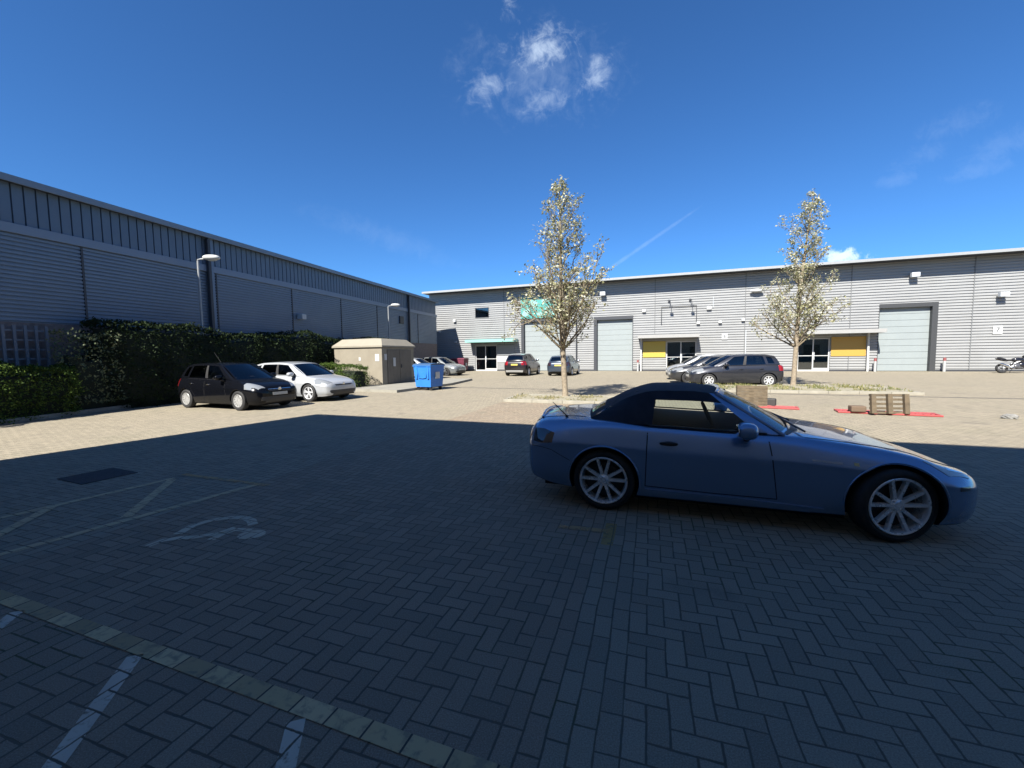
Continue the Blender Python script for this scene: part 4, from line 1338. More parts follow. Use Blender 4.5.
def patch(bvh, view, lo, hi, nu, nv, off, thick, name, material, parent, smooth_n=None):
    """a panel laid on the body surface, with its own edge thickness"""
    st, D = VIEW[view]; D = Vector(D)
    lo = resample(lo, nu); hi = resample(hi, nu)
    top = []; bot = []
    for j in range(nv):
        t = j / (nv - 1)
        for i in range(nu):
            a, b = lo[i] + (hi[i] - lo[i]) * t
            o = Vector(st(float(a), float(b)))
            h, nrm, _, _ = bvh.ray_cast(o, D)
            if h is None:
                q = o + D * (o.dot(D) * -1)
                h, nrm, _, _ = bvh.find_nearest(q)
            if nrm.dot(D) > 0: nrm = -nrm
            top.append(h + nrm * off); bot.append(h - nrm * thick)
    vs = top + bot; n = nu * nv; fs = []
    for j in range(nv - 1):
        for i in range(nu - 1):
            fs.append((j * nu + i, j * nu + i + 1, (j + 1) * nu + i + 1, (j + 1) * nu + i))
    rim = [i for i in range(nu)] + [j * nu + nu - 1 for j in range(1, nv)] + [(nv - 1) * nu + i for i in range(nu - 2, -1, -1)] + [j * nu for j in range(nv - 2, 0, -1)]
    for a, b in zip(rim, rim[1:] + rim[:1]): fs.append((a, b, b + n, a + n))
    m_ = MB(); m_.add(vs, fs)
    return m_.build(name, material, parent, True, 40)


def ribbon(bvh, view, pts, rad, name, material, parent, off=0.0, n=120, closed=False):
    st, D = VIEW[view]; D = Vector(D)
    if closed: pts = list(pts) + [pts[0]]
    P = resample(pts, n); Q = []
    for a, b in P:
        o = Vector(st(float(a), float(b))); h, nrm, _, _ = bvh.ray_cast(o, D)
        if h is None: continue
        if nrm.dot(D) > 0: nrm = -nrm
        Q.append(h + nrm * off)
    m_ = MB(); m_.tube(Q, rad, 6)
    return m_.build(name, material, parent, True, 60)


def mirror_pts(P): return [(a, b) for a, b in P]


def make_wheel(parent, x, y, r, w, rim_r, style, rim_m, side, steer=0.0):
    """side=-1: the car's right-hand wheel (its outer face towards -y)"""
    wo = MB()
    h = w / 2
    wo.lathe([(rim_r - 0.015, -h * 0.80), (rim_r + 0.012, -h * 0.92), (rim_r + 0.035, -h * 0.98), (r - 0.045, -h), (r - 0.018, -h * 0.93), (r - 0.003, -h * 0.78), (r, -h * 0.3), (r, h * 0.3),
              (r - 0.003, h * 0.78), (r - 0.018, h * 0.93), (r - 0.045, h), (rim_r + 0.012, h * 0.92), (rim_r - 0.015, h * 0.8)], 48, closed=True)
    t = wo.build('wheel', TYRE, parent, True, 40)
    t.location = (x, y, r); t.rotation_euler = (0, 0, steer)
    s = side
    rm = MB()
    yo = s * (h * 0.90)                       # outer face plane
    rm.lathe([(rim_r, yo - s * 0.0), (rim_r - 0.006, yo + s * 0.006), (rim_r - 0.020, yo + s * 0.002), (rim_r - 0.028, yo - s * 0.03), (rim_r - 0.035, -s * h * 0.8), (rim_r - 0.01, -s * h * 0.82)], 48)
    def spoke(a, w0, w1, r0, r1, y0, y1, th=0.03):
        c, sn = math.cos(a), math.sin(a)
        vs = []
        for (rr, ww, yy) in ((r0, w0, y0), (r1, w1, y1)):
            for dy in (0, -s * th):
                for e in (-1, 1):
                    k = 0.8 if dy == 0 else 1.0
                    lx, lz = rr, e * ww * k
                    vs.append((lx * c - lz * sn, yy + dy, lx * sn + lz * c))
        rm.add(vs, [(0, 1, 5, 4), (2, 6, 7, 3), (0, 4, 6, 2), (1, 3, 7, 5), (0, 2, 3, 1), (4, 5, 7, 6)])
    if style == 'ten':
        for k in range(5):
            a = R(90 + 72 * k)
            for e in (-1, 1):
                ang = a + e * R(15.5)
                spoke(ang, 0.0185, 0.0150, 0.052, rim_r - 0.016, yo - s * 0.028, yo - s * 0.004)
        hub = 0.062
    elif style == 'seven':
        for k in range(7): spoke(R(90 + 360 / 7 * k), 0.028, 0.022, 0.04, rim_r - 0.016, yo - s * 0.02, yo - s * 0.006)
        hub = 0.06
    elif style == 'five':
        for k in range(5):
            spoke(R(90 + 72 * k) - 0.12, 0.020, 0.030, 0.04, rim_r - 0.016, yo - s * 0.02, yo - s * 0.006)
            spoke(R(90 + 72 * k) + 0.18, 0.014, 0.016, 0.04, rim_r - 0.016, yo - s * 0.02, yo - s * 0.006)
        hub = 0.055
    else:                                      # closed plastic wheel trim
        for k in range(12): spoke(R(30 * k), 0.020, 0.036, 0.05, rim_r - 0.016, yo - s * 0.012, yo - s * 0.006, 0.02)
        rm.lathe([(0.0, yo - s * 0.03), (rim_r - 0.02, yo - s * 0.03)], 36)
        hub = 0.075
    rm.lathe([(0.0, yo - s * 0.014), (hub * 0.55, yo - s * 0.014), (hub * 0.62, yo - s * 0.02), (hub, yo - s * 0.030), (hub * 1.05, yo - s * 0.06), (0.0, yo - s * 0.06)], 24)
    if style == 'ten':
        for k in range(5):
            a = R(90 + 36 + 72 * k); rm.tube([(0.045 * math.cos(a), yo - s * 0.04, 0.045 * math.sin(a)), (0.045 * math.cos(a), yo - s * 0.016, 0.045 * math.sin(a))], 0.009, 6)
    rim = rm.build('rim', rim_m, t, True, 35)
    bd = MB()
    bd.lathe([(0.05, yo - s * 0.075), (rim_r * 0.70, yo - s * 0.075), (rim_r * 0.70, yo - s * 0.095), (0.05, yo - s * 0.095)], 32, closed=True)
    bd.lathe([(rim_r - 0.036, yo - s * 0.115), (0.0, yo - s * 0.115)], 32)
    bd.build('brake_disc', HUBD, t, True)
    return t


def boolean_arches(me, cuts):
    tmp = bpy.data.objects.new('tmp_body', me); C.objects.link(tmp)
    kill = []
    for (x, z, r, y0, y1) in cuts:
        b = MB(); b.lathe([(0.0, y0), (r, y0), (r, y1), (0.0, y1)], 56, c=(x, 0, z))
        o = b.build('tmp_cut', LINER); kill.append(o)
        md = tmp.modifiers.new('b', 'BOOLEAN'); md.operation = 'DIFFERENCE'; md.solver = 'EXACT'; md.object = o
    dg = bpy.context.evaluated_depsgraph_get(); dg.update()
    res = bpy.data.meshes.new_from_object(tmp.evaluated_get(dg))
    bpy.data.objects.remove(tmp)
    for o in kill: bpy.data.objects.remove(o)
    return res


def lerp(a, b, t): return np.asarray(a, float) * (1 - t) + np.asarray(b, float) * t


def greenhouse(gh, root, paint_m, roof_m, side_m, glass_m, rear_glass_m):
    """upper shell: sides between belt and cant rail, screen, backlight and roof; glass regions become their own parts"""
    Lk = [np.array(k[0], float) for k in gh['keys']]; Uk = [np.array(k[1], float) for k in gh['keys']]
    n = len(Lk) - 1
    cuts = sorted(set([round(i / 6, 4) for i in range(6 * n + 1)] + [w for win in gh['windows'] for w in win[:2]] + gh.get('cuts', [])))
    Xk = np.arange(n + 1)
    def Lp(s): return np.array([pchip(Xk, [p[c] for p in Lk], s) for c in range(3)])
    def Up(s): return np.array([pchip(Xk, [p[c] for p in Uk], s) for c in range(3)])
    bulge = gh.get('bulge', 0.02); crown = gh['crown']; bf, bb = gh['bow']
    def side(s, t):
        p = lerp(Lp(s), Up(s), t); p[1] += bulge * 4 * t * (1 - t); return p
    shell = {'paint': MB(), 'roof': MB(), 'side': MB()}
    ts = sorted(set([0, 0.02, 0.25, 0.5, 0.75, 0.98, 1.0] + [w for win in gh['windows'] for w in win[2:4]]))
    inwin = lambda s, t: next((k for k, w in enumerate(gh['windows']) if w[0] < s < w[1] and w[2] < t < w[3]), None)
    wins = {}
    for sgn in (-1, 1):
        for i in range(len(cuts) - 1):
            for j in range(len(ts) - 1):
                sa, sb, ta, tb = cuts[i], cuts[i + 1], ts[j], ts[j + 1]
                q = [side(sa, ta), side(sb, ta), side(sb, tb), side(sa, tb)]
                for p in q: p[1] *= sgn
                w = inwin((sa + sb) / 2, (ta + tb) / 2)
                if w is not None: wins.setdefault((sgn, w), MB()).add(q, [(0, 1, 2, 3)])
                else:
                    sm = (sa + sb) / 2
                    key = 'paint' if sm < gh['paint_to'] else 'side'
                    if gh.get('bpillar') and any(a < sm < b for a, b in gh['bpillar']) and gh['windows'][0][2] < (ta + tb) / 2 < gh['windows'][0][3]: key = 'roof' if gh.get('roof_dark') else 'seal%d' % sgn
                    shell.setdefault(key, MB()).add(q, [(0, 1, 2, 3)])
    us = np.linspace(-1, 1, 17)
    def roofp(s, u):
        p = Up(s); b = bf + (bb - bf) * s / n
        return np.array([p[0] + b * (1 - u * u), p[1] * u, p[2] + crown * (1 - u * u)])
    for i in range(len(cuts) - 1):
        for j in range(16):
            shell['roof'].add([roofp(cuts[i], us[j]), roofp(cuts[i + 1], us[j]), roofp(cuts[i + 1], us[j + 1]), roofp(cuts[i], us[j + 1])], [(0, 1, 2, 3)])
    def screen(s, bow_base, hz, t0, t1, umax, nm, gm, frame_key, sb=0.015):
        L = Lp(s); dx = 1 if s == 0 else -1
        def sp(u, t):
            lo = np.array([L[0] + bow_base * (1 - u * u), L[1] * u, L[2] + hz * (1 - u * u)])
            p = lerp(lo, roofp(s, u), t); p[0] += dx * sb * 4 * t * (1 - t); p[2] += sb * 2 * t * (1 - t); return p
        tt = sorted({0, t0, 0.3, 0.5, 0.7, t1, 1.0})
        uu = sorted(set(np.round(np.linspace(-1, 1, 17), 4).tolist() + [-umax, umax]))
        g = MB()
        for i in range(len(uu) - 1):
            for j in range(len(tt) - 1):
                q = [sp(uu[i], tt[j]), sp(uu[i + 1], tt[j]), sp(uu[i + 1], tt[j + 1]), sp(uu[i], tt[j + 1])]
                um, tm = (uu[i] + uu[i + 1]) / 2, (tt[j] + tt[j + 1]) / 2
                if abs(um) < umax and t0 < tm < t1: g.add(q, [(0, 1, 2, 3)])
                else: shell.setdefault(frame_key, MB()).add(q, [(0, 1, 2, 3)])
        g.build(nm, gm, root, True, 60)
    f = gh['front']; screen(0, f[0], f[1], f[2], f[3], f[4], 'windscreen', glass_m, 'paint')
    b = gh['back']; screen(n, b[0], b[1], b[2], b[3], b[4], 'rear_window', rear_glass_m, gh.get('back_key', 'side'))
    mm = {'paint': paint_m, 'roof': roof_m, 'side': side_m, 'seal-1': SEALS, 'seal1': SEALS}
    nmz = {'paint': 'windscreen_frame', 'roof': gh.get('roof_name', 'roof'), 'side': gh.get('side_name', 'pillar'), 'seal-1': 'window_pillar', 'seal1': 'window_pillar'}
    for k, m_ in shell.items():
        if m_.v: m_.build(nmz[k], mm[k], root, True, 50)
    for (sgn, w), m_ in wins.items():
        m_.build('side_window', rear_glass_m if w > 0 and gh.get('dark_rear') else glass_m, root, True, 60)


def make_car(spec, label, loc, rz, group=None, name='parked_car'):
    root = thing(name, label, 'car', (*loc, 0), rz, group)
    P = spec['paint']
    rings = loft_body(spec['body'], spec.get('step', 0.09), spec.get('sub', 4))
    vs, fs = rings_mesh(rings)
    m_ = MB(); m_.add(vs, fs)
    tmp = m_.build('tmp', P); me = tmp.data; bpy.data.objects.remove(tmp)
    wb, wr, ar = spec['wb'], spec['wr'], spec['ar']
    cuts = []
    for x in (0, -wb):
        for s in (1, -1):
            a, b = sorted((s * (spec['track'] - 0.26), s * 1.3)); cuts.append((x, wr + spec.get('az', 0.0), ar, a, b))
    me = boolean_arches(me, cuts)
    me.materials.clear()
    for q in (P, LINER, CABIN): me.materials.append(q)
    gx0, gx1, gy = spec['deck']
    mi = []
    for p in me.polygons:
        c = p.center; k = 0
        for x in (0, -wb):
            if abs(math.hypot(c.x - x, c.z - wr - spec.get('az', 0.0)) - ar) < 0.012 and abs(c.y) > spec['track'] - 0.27 and abs(p.normal.y) < 0.5: k = 1
            if math.hypot(c.x - x, c.z - wr - spec.get('az', 0.0)) < ar + 0.004 and abs(abs(c.y) - (spec['track'] - 0.26)) < 0.01: k = 1
        if p.normal.z < -0.6 and c.z < 0.35: k = 1
        if gx0 < c.x < gx1 and abs(c.y) < gy and p.normal.z > 0.5: k = 2
        mi.append(k)
    me.polygons.foreach_set('material_index', mi)
    me.polygons.foreach_set('use_smooth', [True] * len(me.polygons)); me.set_sharp_from_angle(angle=R(38))
    body = link(bpy.data.objects.new('body', me), root)
    bvh = BVHTree.FromPolygons([v.co.copy() for v in me.vertices], [tuple(p.vertices) for p in me.polygons])
    greenhouse(spec['gh'], root, P, spec.get('roof', P), spec.get('side', P), spec.get('glass', CAR_GLASS), spec.get('rear_glass', CAR_GLASS))
    for x in (0, -wb):
        for s in (-1, 1):
            make_wheel(root, x, s * (spec['track'] - spec['tw'] / 2), wr, spec['tw'], spec['rim'], spec['style'], spec.get('rim_m', RIM), s, spec.get('steer', 0.0) if x == 0 else 0.0)
    # seats seen through the glass
    for s in (-1, 1):
        b = MB(); sx, sz = spec['seat']
        b.ball((sx, s * 0.36, sz - 0.25), (0.10, 0.24, 0.36), 14, 10, e=0.7, M=Matrix.Rotation(R(-14), 3, 'Y'))
        b.ball((sx - 0.10, s * 0.36, sz + 0.16), (0.055, 0.13, 0.10), 12, 8, e=0.7)
        b.build('seat', CABIN, root, True)
    return root, body, bvh


def door_mirror(root, P, x, y, z, s, sc=1.0):
    b = MB(); b.ball((x, s * (y + 0.13 * sc), z + 0.02), (0.085 * sc, 0.115 * sc, 0.075 * sc), 18, 12, e=0.75)
    o = b.build('door_mirror', P, root, True)
    b = MB(); b.tube([(x + 0.02, s * (y - 0.05), z - 0.09 * sc), (x + 0.01, s * (y + 0.08 * sc), z - 0.035)], [0.035 * sc, 0.03 * sc], 8); b.build('mirror_arm', BLACKP, o, True)
    b = MB(); b.ball((x - 0.078 * sc, s * (y + 0.13 * sc), z + 0.02), (0.012, 0.095 * sc, 0.058 * sc), 14, 8); b.build('mirror_glass', CHROME, o, True)


def door(root, bvh, P, v, lo, hi, name='door', handle=None, hm=None, gap=0.007):
    """door skin standing in a dark panel gap"""
    ctr = np.mean(np.array(lo + hi), 0)
    def grow(q, g):
        q = np.asarray(q, float); d = q - ctr; return tuple(q + np.sign(d) * g)
    patch(bvh, v, [grow(p, gap) for p in lo], [grow(p, gap) for p in hi], 26, 12, 0.0012, 0.01, 'panel_gap', SEAM, root)
    d = patch(bvh, v, lo, hi, 26, 12, 0.0032, 0.004, name, P, root)
    if handle:
        st, D = VIEW[v]; hx, hz = handle
        h, nrm, _, _ = bvh.ray_cast(Vector(st(hx, hz)), Vector(D))
        sg = -1 if v == 'R' else 1
        b = MB(); b.ball((hx, h.y + sg * 0.022, hz), (0.085, 0.016, 0.017), 14, 8, e=0.6)
        b.build('handle', hm or P, d, True)
        b = MB(); b.ball((hx, h.y + sg * 0.004, hz - 0.008), (0.075, 0.008, 0.028), 14, 8); b.build('handle_recess', SEAM, d, True)
    return d


# ---- the blue soft-top roadster
BLUE = paint('blue_metallic_paint', (0.18, 0.275, 0.44), 0.55, 0.26)
ROADSTER = dict(
    paint=BLUE, roof=FABRIC, side=FABRIC, glass=CLEAR_GLASS, rear_glass=CLEAR_GLASS, wb=2.40, wr=0.312, ar=0.352, track=0.862, tw=0.215, rim=0.244, style='ten', steer=R(15), step=0.05, sub=6,
    seat=(-1.98, 0.95), deck=(-2.30, -0.86, 0.66),
    body=[  # x, zc, zs, ys, zw, yw, zb, yb
        (0.7133, 0.438, 0.416, 0.3, 0.38, 0.36, 0.3, 0.32), (0.6915, 0.498, 0.481, 0.42, 0.42, 0.49, 0.22, 0.44), (0.635, 0.553, 0.531, 0.52, 0.44, 0.61, 0.175, 0.55), (0.548, 0.593, 0.576, 0.61, 0.46, 0.71, 0.155, 0.64),
        (0.4436, 0.628, 0.611, 0.67, 0.47, 0.785, 0.15, 0.71), (0.3305, 0.664, 0.648, 0.71, 0.49, 0.83, 0.15, 0.755), (0.2, 0.715, 0.705, 0.72, 0.52, 0.856, 0.15, 0.78), (0, 0.757, 0.752, 0.72, 0.55, 0.868, 0.16, 0.79), (-0.35, 0.815, 0.8, 0.72, 0.58, 0.866, 0.17, 0.8),
        (-0.75, 0.868, 0.838, 0.73, 0.60, 0.860, 0.165, 0.80), (-1.3, 0.885, 0.856, 0.755, 0.61, 0.858, 0.165, 0.80), (-1.95, 0.905, 0.880, 0.765, 0.62, 0.862, 0.165, 0.80), (-2.40, 0.945, 0.905, 0.755, 0.64, 0.875, 0.18, 0.80),
        (-2.75, 0.955, 0.905, 0.72, 0.65, 0.872, 0.19, 0.79), (-2.97, 0.948, 0.885, 0.69, 0.63, 0.846, 0.21, 0.77), (-3.11, 0.930, 0.860, 0.65, 0.60, 0.80, 0.235, 0.73), (-3.205, 0.90, 0.80, 0.60, 0.575, 0.735, 0.26, 0.68), (-3.26, 0.80, 0.73, 0.52, 0.55, 0.64, 0.30, 0.58), (-3.28, 0.66, 0.62, 0.44, 0.52, 0.53, 0.36, 0.48)],
    gh=dict(keys=[((-0.80, 0.715, 0.845), (-1.32, 0.53, 1.195)), ((-0.99, 0.745, 0.852), (-1.40, 0.558, 1.208)), ((-1.45, 0.758, 0.868), (-1.62, 0.585, 1.228)), ((-1.93, 0.760, 0.885), (-1.90, 0.585, 1.225)),
                  ((-2.22, 0.735, 0.900), (-2.16, 0.555, 1.155)), ((-2.56, 0.66, 0.915), (-2.36, 0.50, 1.045))],
            windows=[(1.0, 3.0, 0.03, 0.74)], cuts=[0.95], paint_to=0.99, crown=0.035, bow=(0.06, -0.05), bulge=0.018,
            front=(0.20, 0.018, 0.05, 0.93, 0.955), back=(-0.10, 0.02, 0.22, 0.80, 0.72), back_key='side', roof_name='soft_top', side_name='soft_top_quarter', roof_dark=True))
_hd = R(-20.0)
_fo = Vector((3.175, 3.357, 0)) + Vector((-math.sin(_hd), math.cos(_hd), 0)) * 0.862
car, body, bvh = make_car(ROADSTER, 'blue two seat roadster with a closed navy soft top, parked side on in the shade', (_fo.x, _fo.y), _hd, name='roadster')
for v, sg in (('R', -1), ('L', 1)):
    door(car, bvh, BLUE, v, [(-1.985, 0.30), (-1.4, 0.285), (-0.86, 0.285)], [(-1.965, 0.865), (-1.4, 0.845), (-0.93, 0.832)], handle=(-1.775, 0.735), hm=SEALS, gap=0.010)
    # side sill bulge
    patch(bvh, v, [(-1.99, 0.20), (-0.60, 0.19)], [(-1.99, 0.268), (-1.2, 0.262), (-0.50, 0.235)], 30, 6, 0.016, 0.01, 'side_sill', BLUE, car)
    ribbon(bvh, v, [(0.36, 0.0 + 0.312)] and [(0.361 * math.cos(a), 0.312 + 0.361 * math.sin(a)) for a in [R(k) for k in range(-8, 189, 6)]], 0.009, 'arch_lip', BLUE, car, 0.0, 60)
    ribbon(bvh, v, [(-2.40 + 0.361 * math.cos(a), 0.312 + 0.361 * math.sin(a)) for a in [R(k) for k in range(-8, 189, 6)]], 0.010, 'arch_lip', BLUE, car, 0.0, 60)
    # shut lines: bonnet edge, front bumper, boot lid, rear bumper
    ribbon(bvh, v, [(-2.74, 0.50), (-2.95, 0.60), (-3.05, 0.615), (-3.19, 0.62)], 0.0035, 'shut_line', SEAM, car, 0.0, 40)
    ribbon(bvh, 'T', [(-0.62, sg * 0.70), (-0.1, sg * 0.62), (0.32, sg * 0.57), (0.55, sg * 0.45)], 0.004, 'shut_line', SEAM, car, 0.0, 70)
    ribbon(bvh, 'T', [(-2.62, sg * 0.58), (-2.9, sg * 0.56), (-3.2, sg * 0.50)], 0.004, 'shut_line', SEAM, car, 0.0, 50)
    # headlight: swept back glass on the wing, with a chrome lamp inside the rear of it
    hl = patch(bvh, 'T', [(0.20, sg * 0.755), (0.36, sg * 0.78), (0.54, sg * 0.67)], [(0.24, sg * 0.70), (0.42, sg * 0.59), (0.61, sg * 0.45)], 18, 8, 0.004, 0.01, 'headlight', mat('clear_headlight', (0.50, 0.52, 0.53), 0.12, 0.0, 0.8, coat=1.0), car)
    patch(bvh, 'T', [(0.36, sg * 0.74), (0.51, sg * 0.66)], [(0.39, sg * 0.64), (0.55, sg * 0.54)], 10, 6, 0.006, 0.002, 'lamp_bowl', CHROME, hl)
    patch(bvh, v, [(0.43, 0.465), (0.52, 0.465)], [(0.43, 0.50), (0.52, 0.50)], 8, 4, 0.004, 0.004, 'side_marker', mat('smoked_marker', (0.05, 0.05, 0.055), 0.1, coat=1.0), car)
    patch(bvh, v, [(-0.60, 0.655), (-0.38, 0.640)], [(-0.60, 0.668), (-0.38, 0.655)], 8, 3, 0.002, 0.004, 'wing_badge', mat('badge_grey', (0.30, 0.34, 0.40), 0.3, 0.6), car)
    patch(bvh, v, [(-0.30, 0.637), (-0.265, 0.633)], [(-0.30, 0.660), (-0.265, 0.656)], 4, 4, 0.002, 0.004, 'wing_repeater', mat('repeater', (0.6, 0.45, 0.2), 0.2), car)
    # tail lamp round the corner
    patch(bvh, v, [(-3.17, 0.665), (-3.07, 0.66), (-2.94, 0.675)], [(-3.17, 0.80), (-3.04, 0.805), (-2.92, 0.775)], 16, 8, 0.004, 0.006, 'tail_light', TAIL_DARK, car)
    patch(bvh, 'B', [(sg * 0.44, 0.665), (sg * 0.66, 0.665)], [(sg * 0.42, 0.79), (sg * 0.62, 0.785)], 12, 6, 0.004, 0.006, 'tail_light', TAIL, car)
    door_mirror(car, BLUE, -1.12, 0.80, 0.885, sg, 1.0)
    # rubber seal round the side glass and along the belt
    m_ = MB(); m_.tube([(-0.93, sg * 0.752, 0.858), (-1.45, sg * 0.772, 0.873), (-1.95, sg * 0.774, 0.890), (-2.0, sg * 0.755, 0.91)], 0.009, 6); m_.build('window_seal', SEALS, car, True)
    m_ = MB(); m_.tube([(-0.78, sg * 0.722, 0.842), (-1.06, sg * 0.63, 1.02), (-1.335, sg * 0.536, 1.202)], [0.016, 0.020, 0.022], 8); m_.build('windscreen_pillar', BLUE, car, True)
    # roll hoop behind each seat
    m_ = MB(); m_.tube([(-2.14, sg * 0.50, 0.85), (-2.15, sg * 0.46, 1.04), (-2.15, sg * 0.36, 1.09), (-2.15, sg * 0.25, 1.04), (-2.14, sg * 0.22, 0.85)], 0.024, 8); m_.build('roll_hoop', CABIN, car, True)
m_ = MB(); m_.tube([(-1.335, -0.536, 1.203), (-1.29, -0.3, 1.226), (-1.272, 0, 1.235), (-1.29, 0.3, 1.226), (-1.335, 0.536, 1.203)], 0.020, 8); m_.build('windscreen_header', BLUE, car, True)
# steering wheel (right-hand drive) and inside mirror
m_ = MB(); Mx = Matrix.Rotation(R(-22), 3, 'Y')
m_.tube([Vector((-1.38, -0.36, 0.93)) + Mx @ Vector((0, 0.17 * math.cos(a), 0.17 * math.sin(a))) for a in [R(15 * k) for k in range(25)]], 0.015, 8); m_.build('steering_wheel', CABIN, car, True)
m_ = MB(); m_.ball((-1.22, -0.02, 1.135), (0.02, 0.11, 0.034), 12, 8, e=0.7); m_.tube([(-1.2, -0.02, 1.15), (-1.2, -0.02, 1.21)], 0.01, 6); m_.build('inside_mirror', CABIN, car, True)
# scuttle grille, wipers, aerial, exhausts, plates, intake
m_ = MB(); m_.tube([(-0.60, -0.62, 0.873), (-0.66, -0.1, 0.905), (-0.80, 0.28, 0.955)], 0.010, 6); m_.tube([(-0.58, 0.0, 0.888), (-0.64, 0.4, 0.896), (-0.74, 0.62, 0.93)], 0.010, 6); m_.build('wiper', BLACKP, car, True)
patch(bvh, 'T', [(-0.74, -0.66), (-0.60, -0.4), (-0.56, 0), (-0.60, 0.4), (-0.74, 0.66)], [(-0.86, -0.68), (-0.72, -0.4), (-0.66, 0), (-0.72, 0.4), (-0.86, 0.68)], 24, 4, 0.006, 0.01, 'scuttle_grille', BLACKP, car)
m_ = MB(); m_.tube([(-2.83, -0.60, 0.915), (-2.835, -0.60, 0.94)], [0.02, 0.012], 8); m_.tube([(-2.835, -0.60, 0.935), (-2.99, -0.60, 1.08)], [0.007, 0.004], 6); m_.build('aerial', BLACKP, car, True)
patch(bvh, 'F', [(-0.40, 0.20), (0.40, 0.20)], [(-0.36, 0.34), (0.36, 0.34)], 16, 6, 0.003, 0.01, 'grille', BLACKP, car)
patch(bvh, 'F', [(-0.26, 0.36), (0.26, 0.36)], [(-0.26, 0.43), (0.26, 0.43)], 12, 4, 0.012, 0.006, 'number_plate', PLATE_W, car)
patch(bvh, 'B', [(-0.26, 0.58), (0.26, 0.58)], [(-0.26, 0.68), (0.26, 0.68)], 12, 4, 0.012, 0.006, 'number_plate', PLATE_Y, car)
for s in (-1, 1):
    m_ = MB(); m_.lathe([(0.045, -0.06), (0.045, 0.06), (0.038, 0.06), (0.038, -0.06)], 18, closed=True)
    o = m_.build('exhaust', CHROME, car, True); o.location = (-3.14, s * 0.46, 0.27); o.rotation_euler = (0, 0, R(90))
m_ = MB(); m_.box(-3.1, 0.45, -0.55, 0.55, 0.13, 0.175); m_.box(-2.1, -0.3, -0.70, 0.70, 0.12, 0.17); m_.build('underbody', LINER, car)
# boot lip
m_ = MB(); m_.tube([(-3.135, -0.50, 0.895), (-3.17, -0.25, 0.925), (-3.18, 0, 0.932), (-3.17, 0.25, 0.925), (-3.135, 0.50, 0.895)], [0.012, 0.018, 0.02, 0.018, 0.012], 8); m_.build('boot_lip', BLUE, car, True)


# ---- hatchbacks
def hatch_spec(P, L=4.0, W_=1.72, H=1.49, wb=2.51, style='trim', rim_m=RIM_WHITE, tall=0.0, glass=CAR_GLASS, rear=DARK_GLASS, roof=None, wr=0.305, rim=0.20, low=0.0):
    sx = L / 4.0; sw = W_ / 1.72; sz = H / 1.49
    fo = 0.80 * sx; to = fo - L
    def X(x): return x * fo / 0.80 if x > 0 else (x / 2.51 * wb if x > -2.51 else -wb - (-x - 2.51) / 0.69 * (-to - wb))
    body = [(0.80, .60, .57, .34, .50, .42, .34, .38), (0.77, .68, .65, .48, .52, .58, .24, .52), (0.68, .755, .72, .60, .54, .72, .20, .64), (0.50, .83, .79, .66, .56, .80, .18, .72), (0.25, .90, .855, .69, .60, .84, .18, .76),
            (0, .95, .90, .71, .62, .856, .18, .77), (-0.4, 1.00, .945, .73, .63, .858, .18, .78), (-1.2, 1.0, .965, .775, .63, .858, .18, .78), (-2.0, 1.01, .985, .775, .64, .858, .18, .78), (-2.51, 1.03, 1.0, .76, .66, .862, .18, .78),
            (-2.85, 1.03, 1.0, .73, .66, .85, .20, .77), (-3.02, 1.01, .98, .69, .63, .81, .24, .73), (-3.13, .96, .93, .62, .58, .73, .28, .66), (-3.18, .86, .83, .54, .54, .62, .33, .56), (-3.20, .74, .72, .46, .52, .52, .38, .48)]
    body = [(X(r[0]), r[1] * sz, r[2] * sz, r[3] * sw, r[4] * sz, r[5] * sw, r[6], r[7] * sw) for r in body]
    def kk(lx, ly, lz, ux, uy, uz): return ((X(lx), ly * sw, lz * sz), (X(ux), uy * sw, (uz - low) * sz))
    keys = [kk(-0.22, .705, .93, -1.02, .565, 1.40), kk(-0.55, .765, .950, -1.20, .59, 1.425), kk(-1.50, .780, .975, -1.60, .610, 1.460), kk(-2.42, .768, .995, -2.30, .595, 1.445), kk(-3.00, .705, 1.0, -2.80, .545, 1.375)]
    return dict(paint=P, roof=roof or P, side=P, glass=glass, rear_glass=rear, wb=wb, wr=wr, ar=wr + 0.045, track=0.85 * sw, tw=0.195, rim=rim, style=style, rim_m=rim_m, step=0.10, sub=4,
                seat=(X(-1.55), 1.10 * sz), deck=(X(-2.75), X(-0.45), 0.68 * sw),
                body=body, gh=dict(keys=keys, windows=[(1.0, 1.93, .04, .86), (2.07, 2.97, .04, .86), (3.14, 3.62, .12, .82)], bpillar=[(1.93, 2.07)], paint_to=0.99, crown=0.035, bow=(0.10, -0.06), bulge=0.022, dark_rear=True,
                                   front=(0.22, 0.02, 0.03, 0.95, 0.95), back=(-0.13, 0.01, 0.10, 0.80, 0.86), back_key='side', side_name='rear_pillar')), dict(sz=sz, sw=sw, X=X, wb=wb)


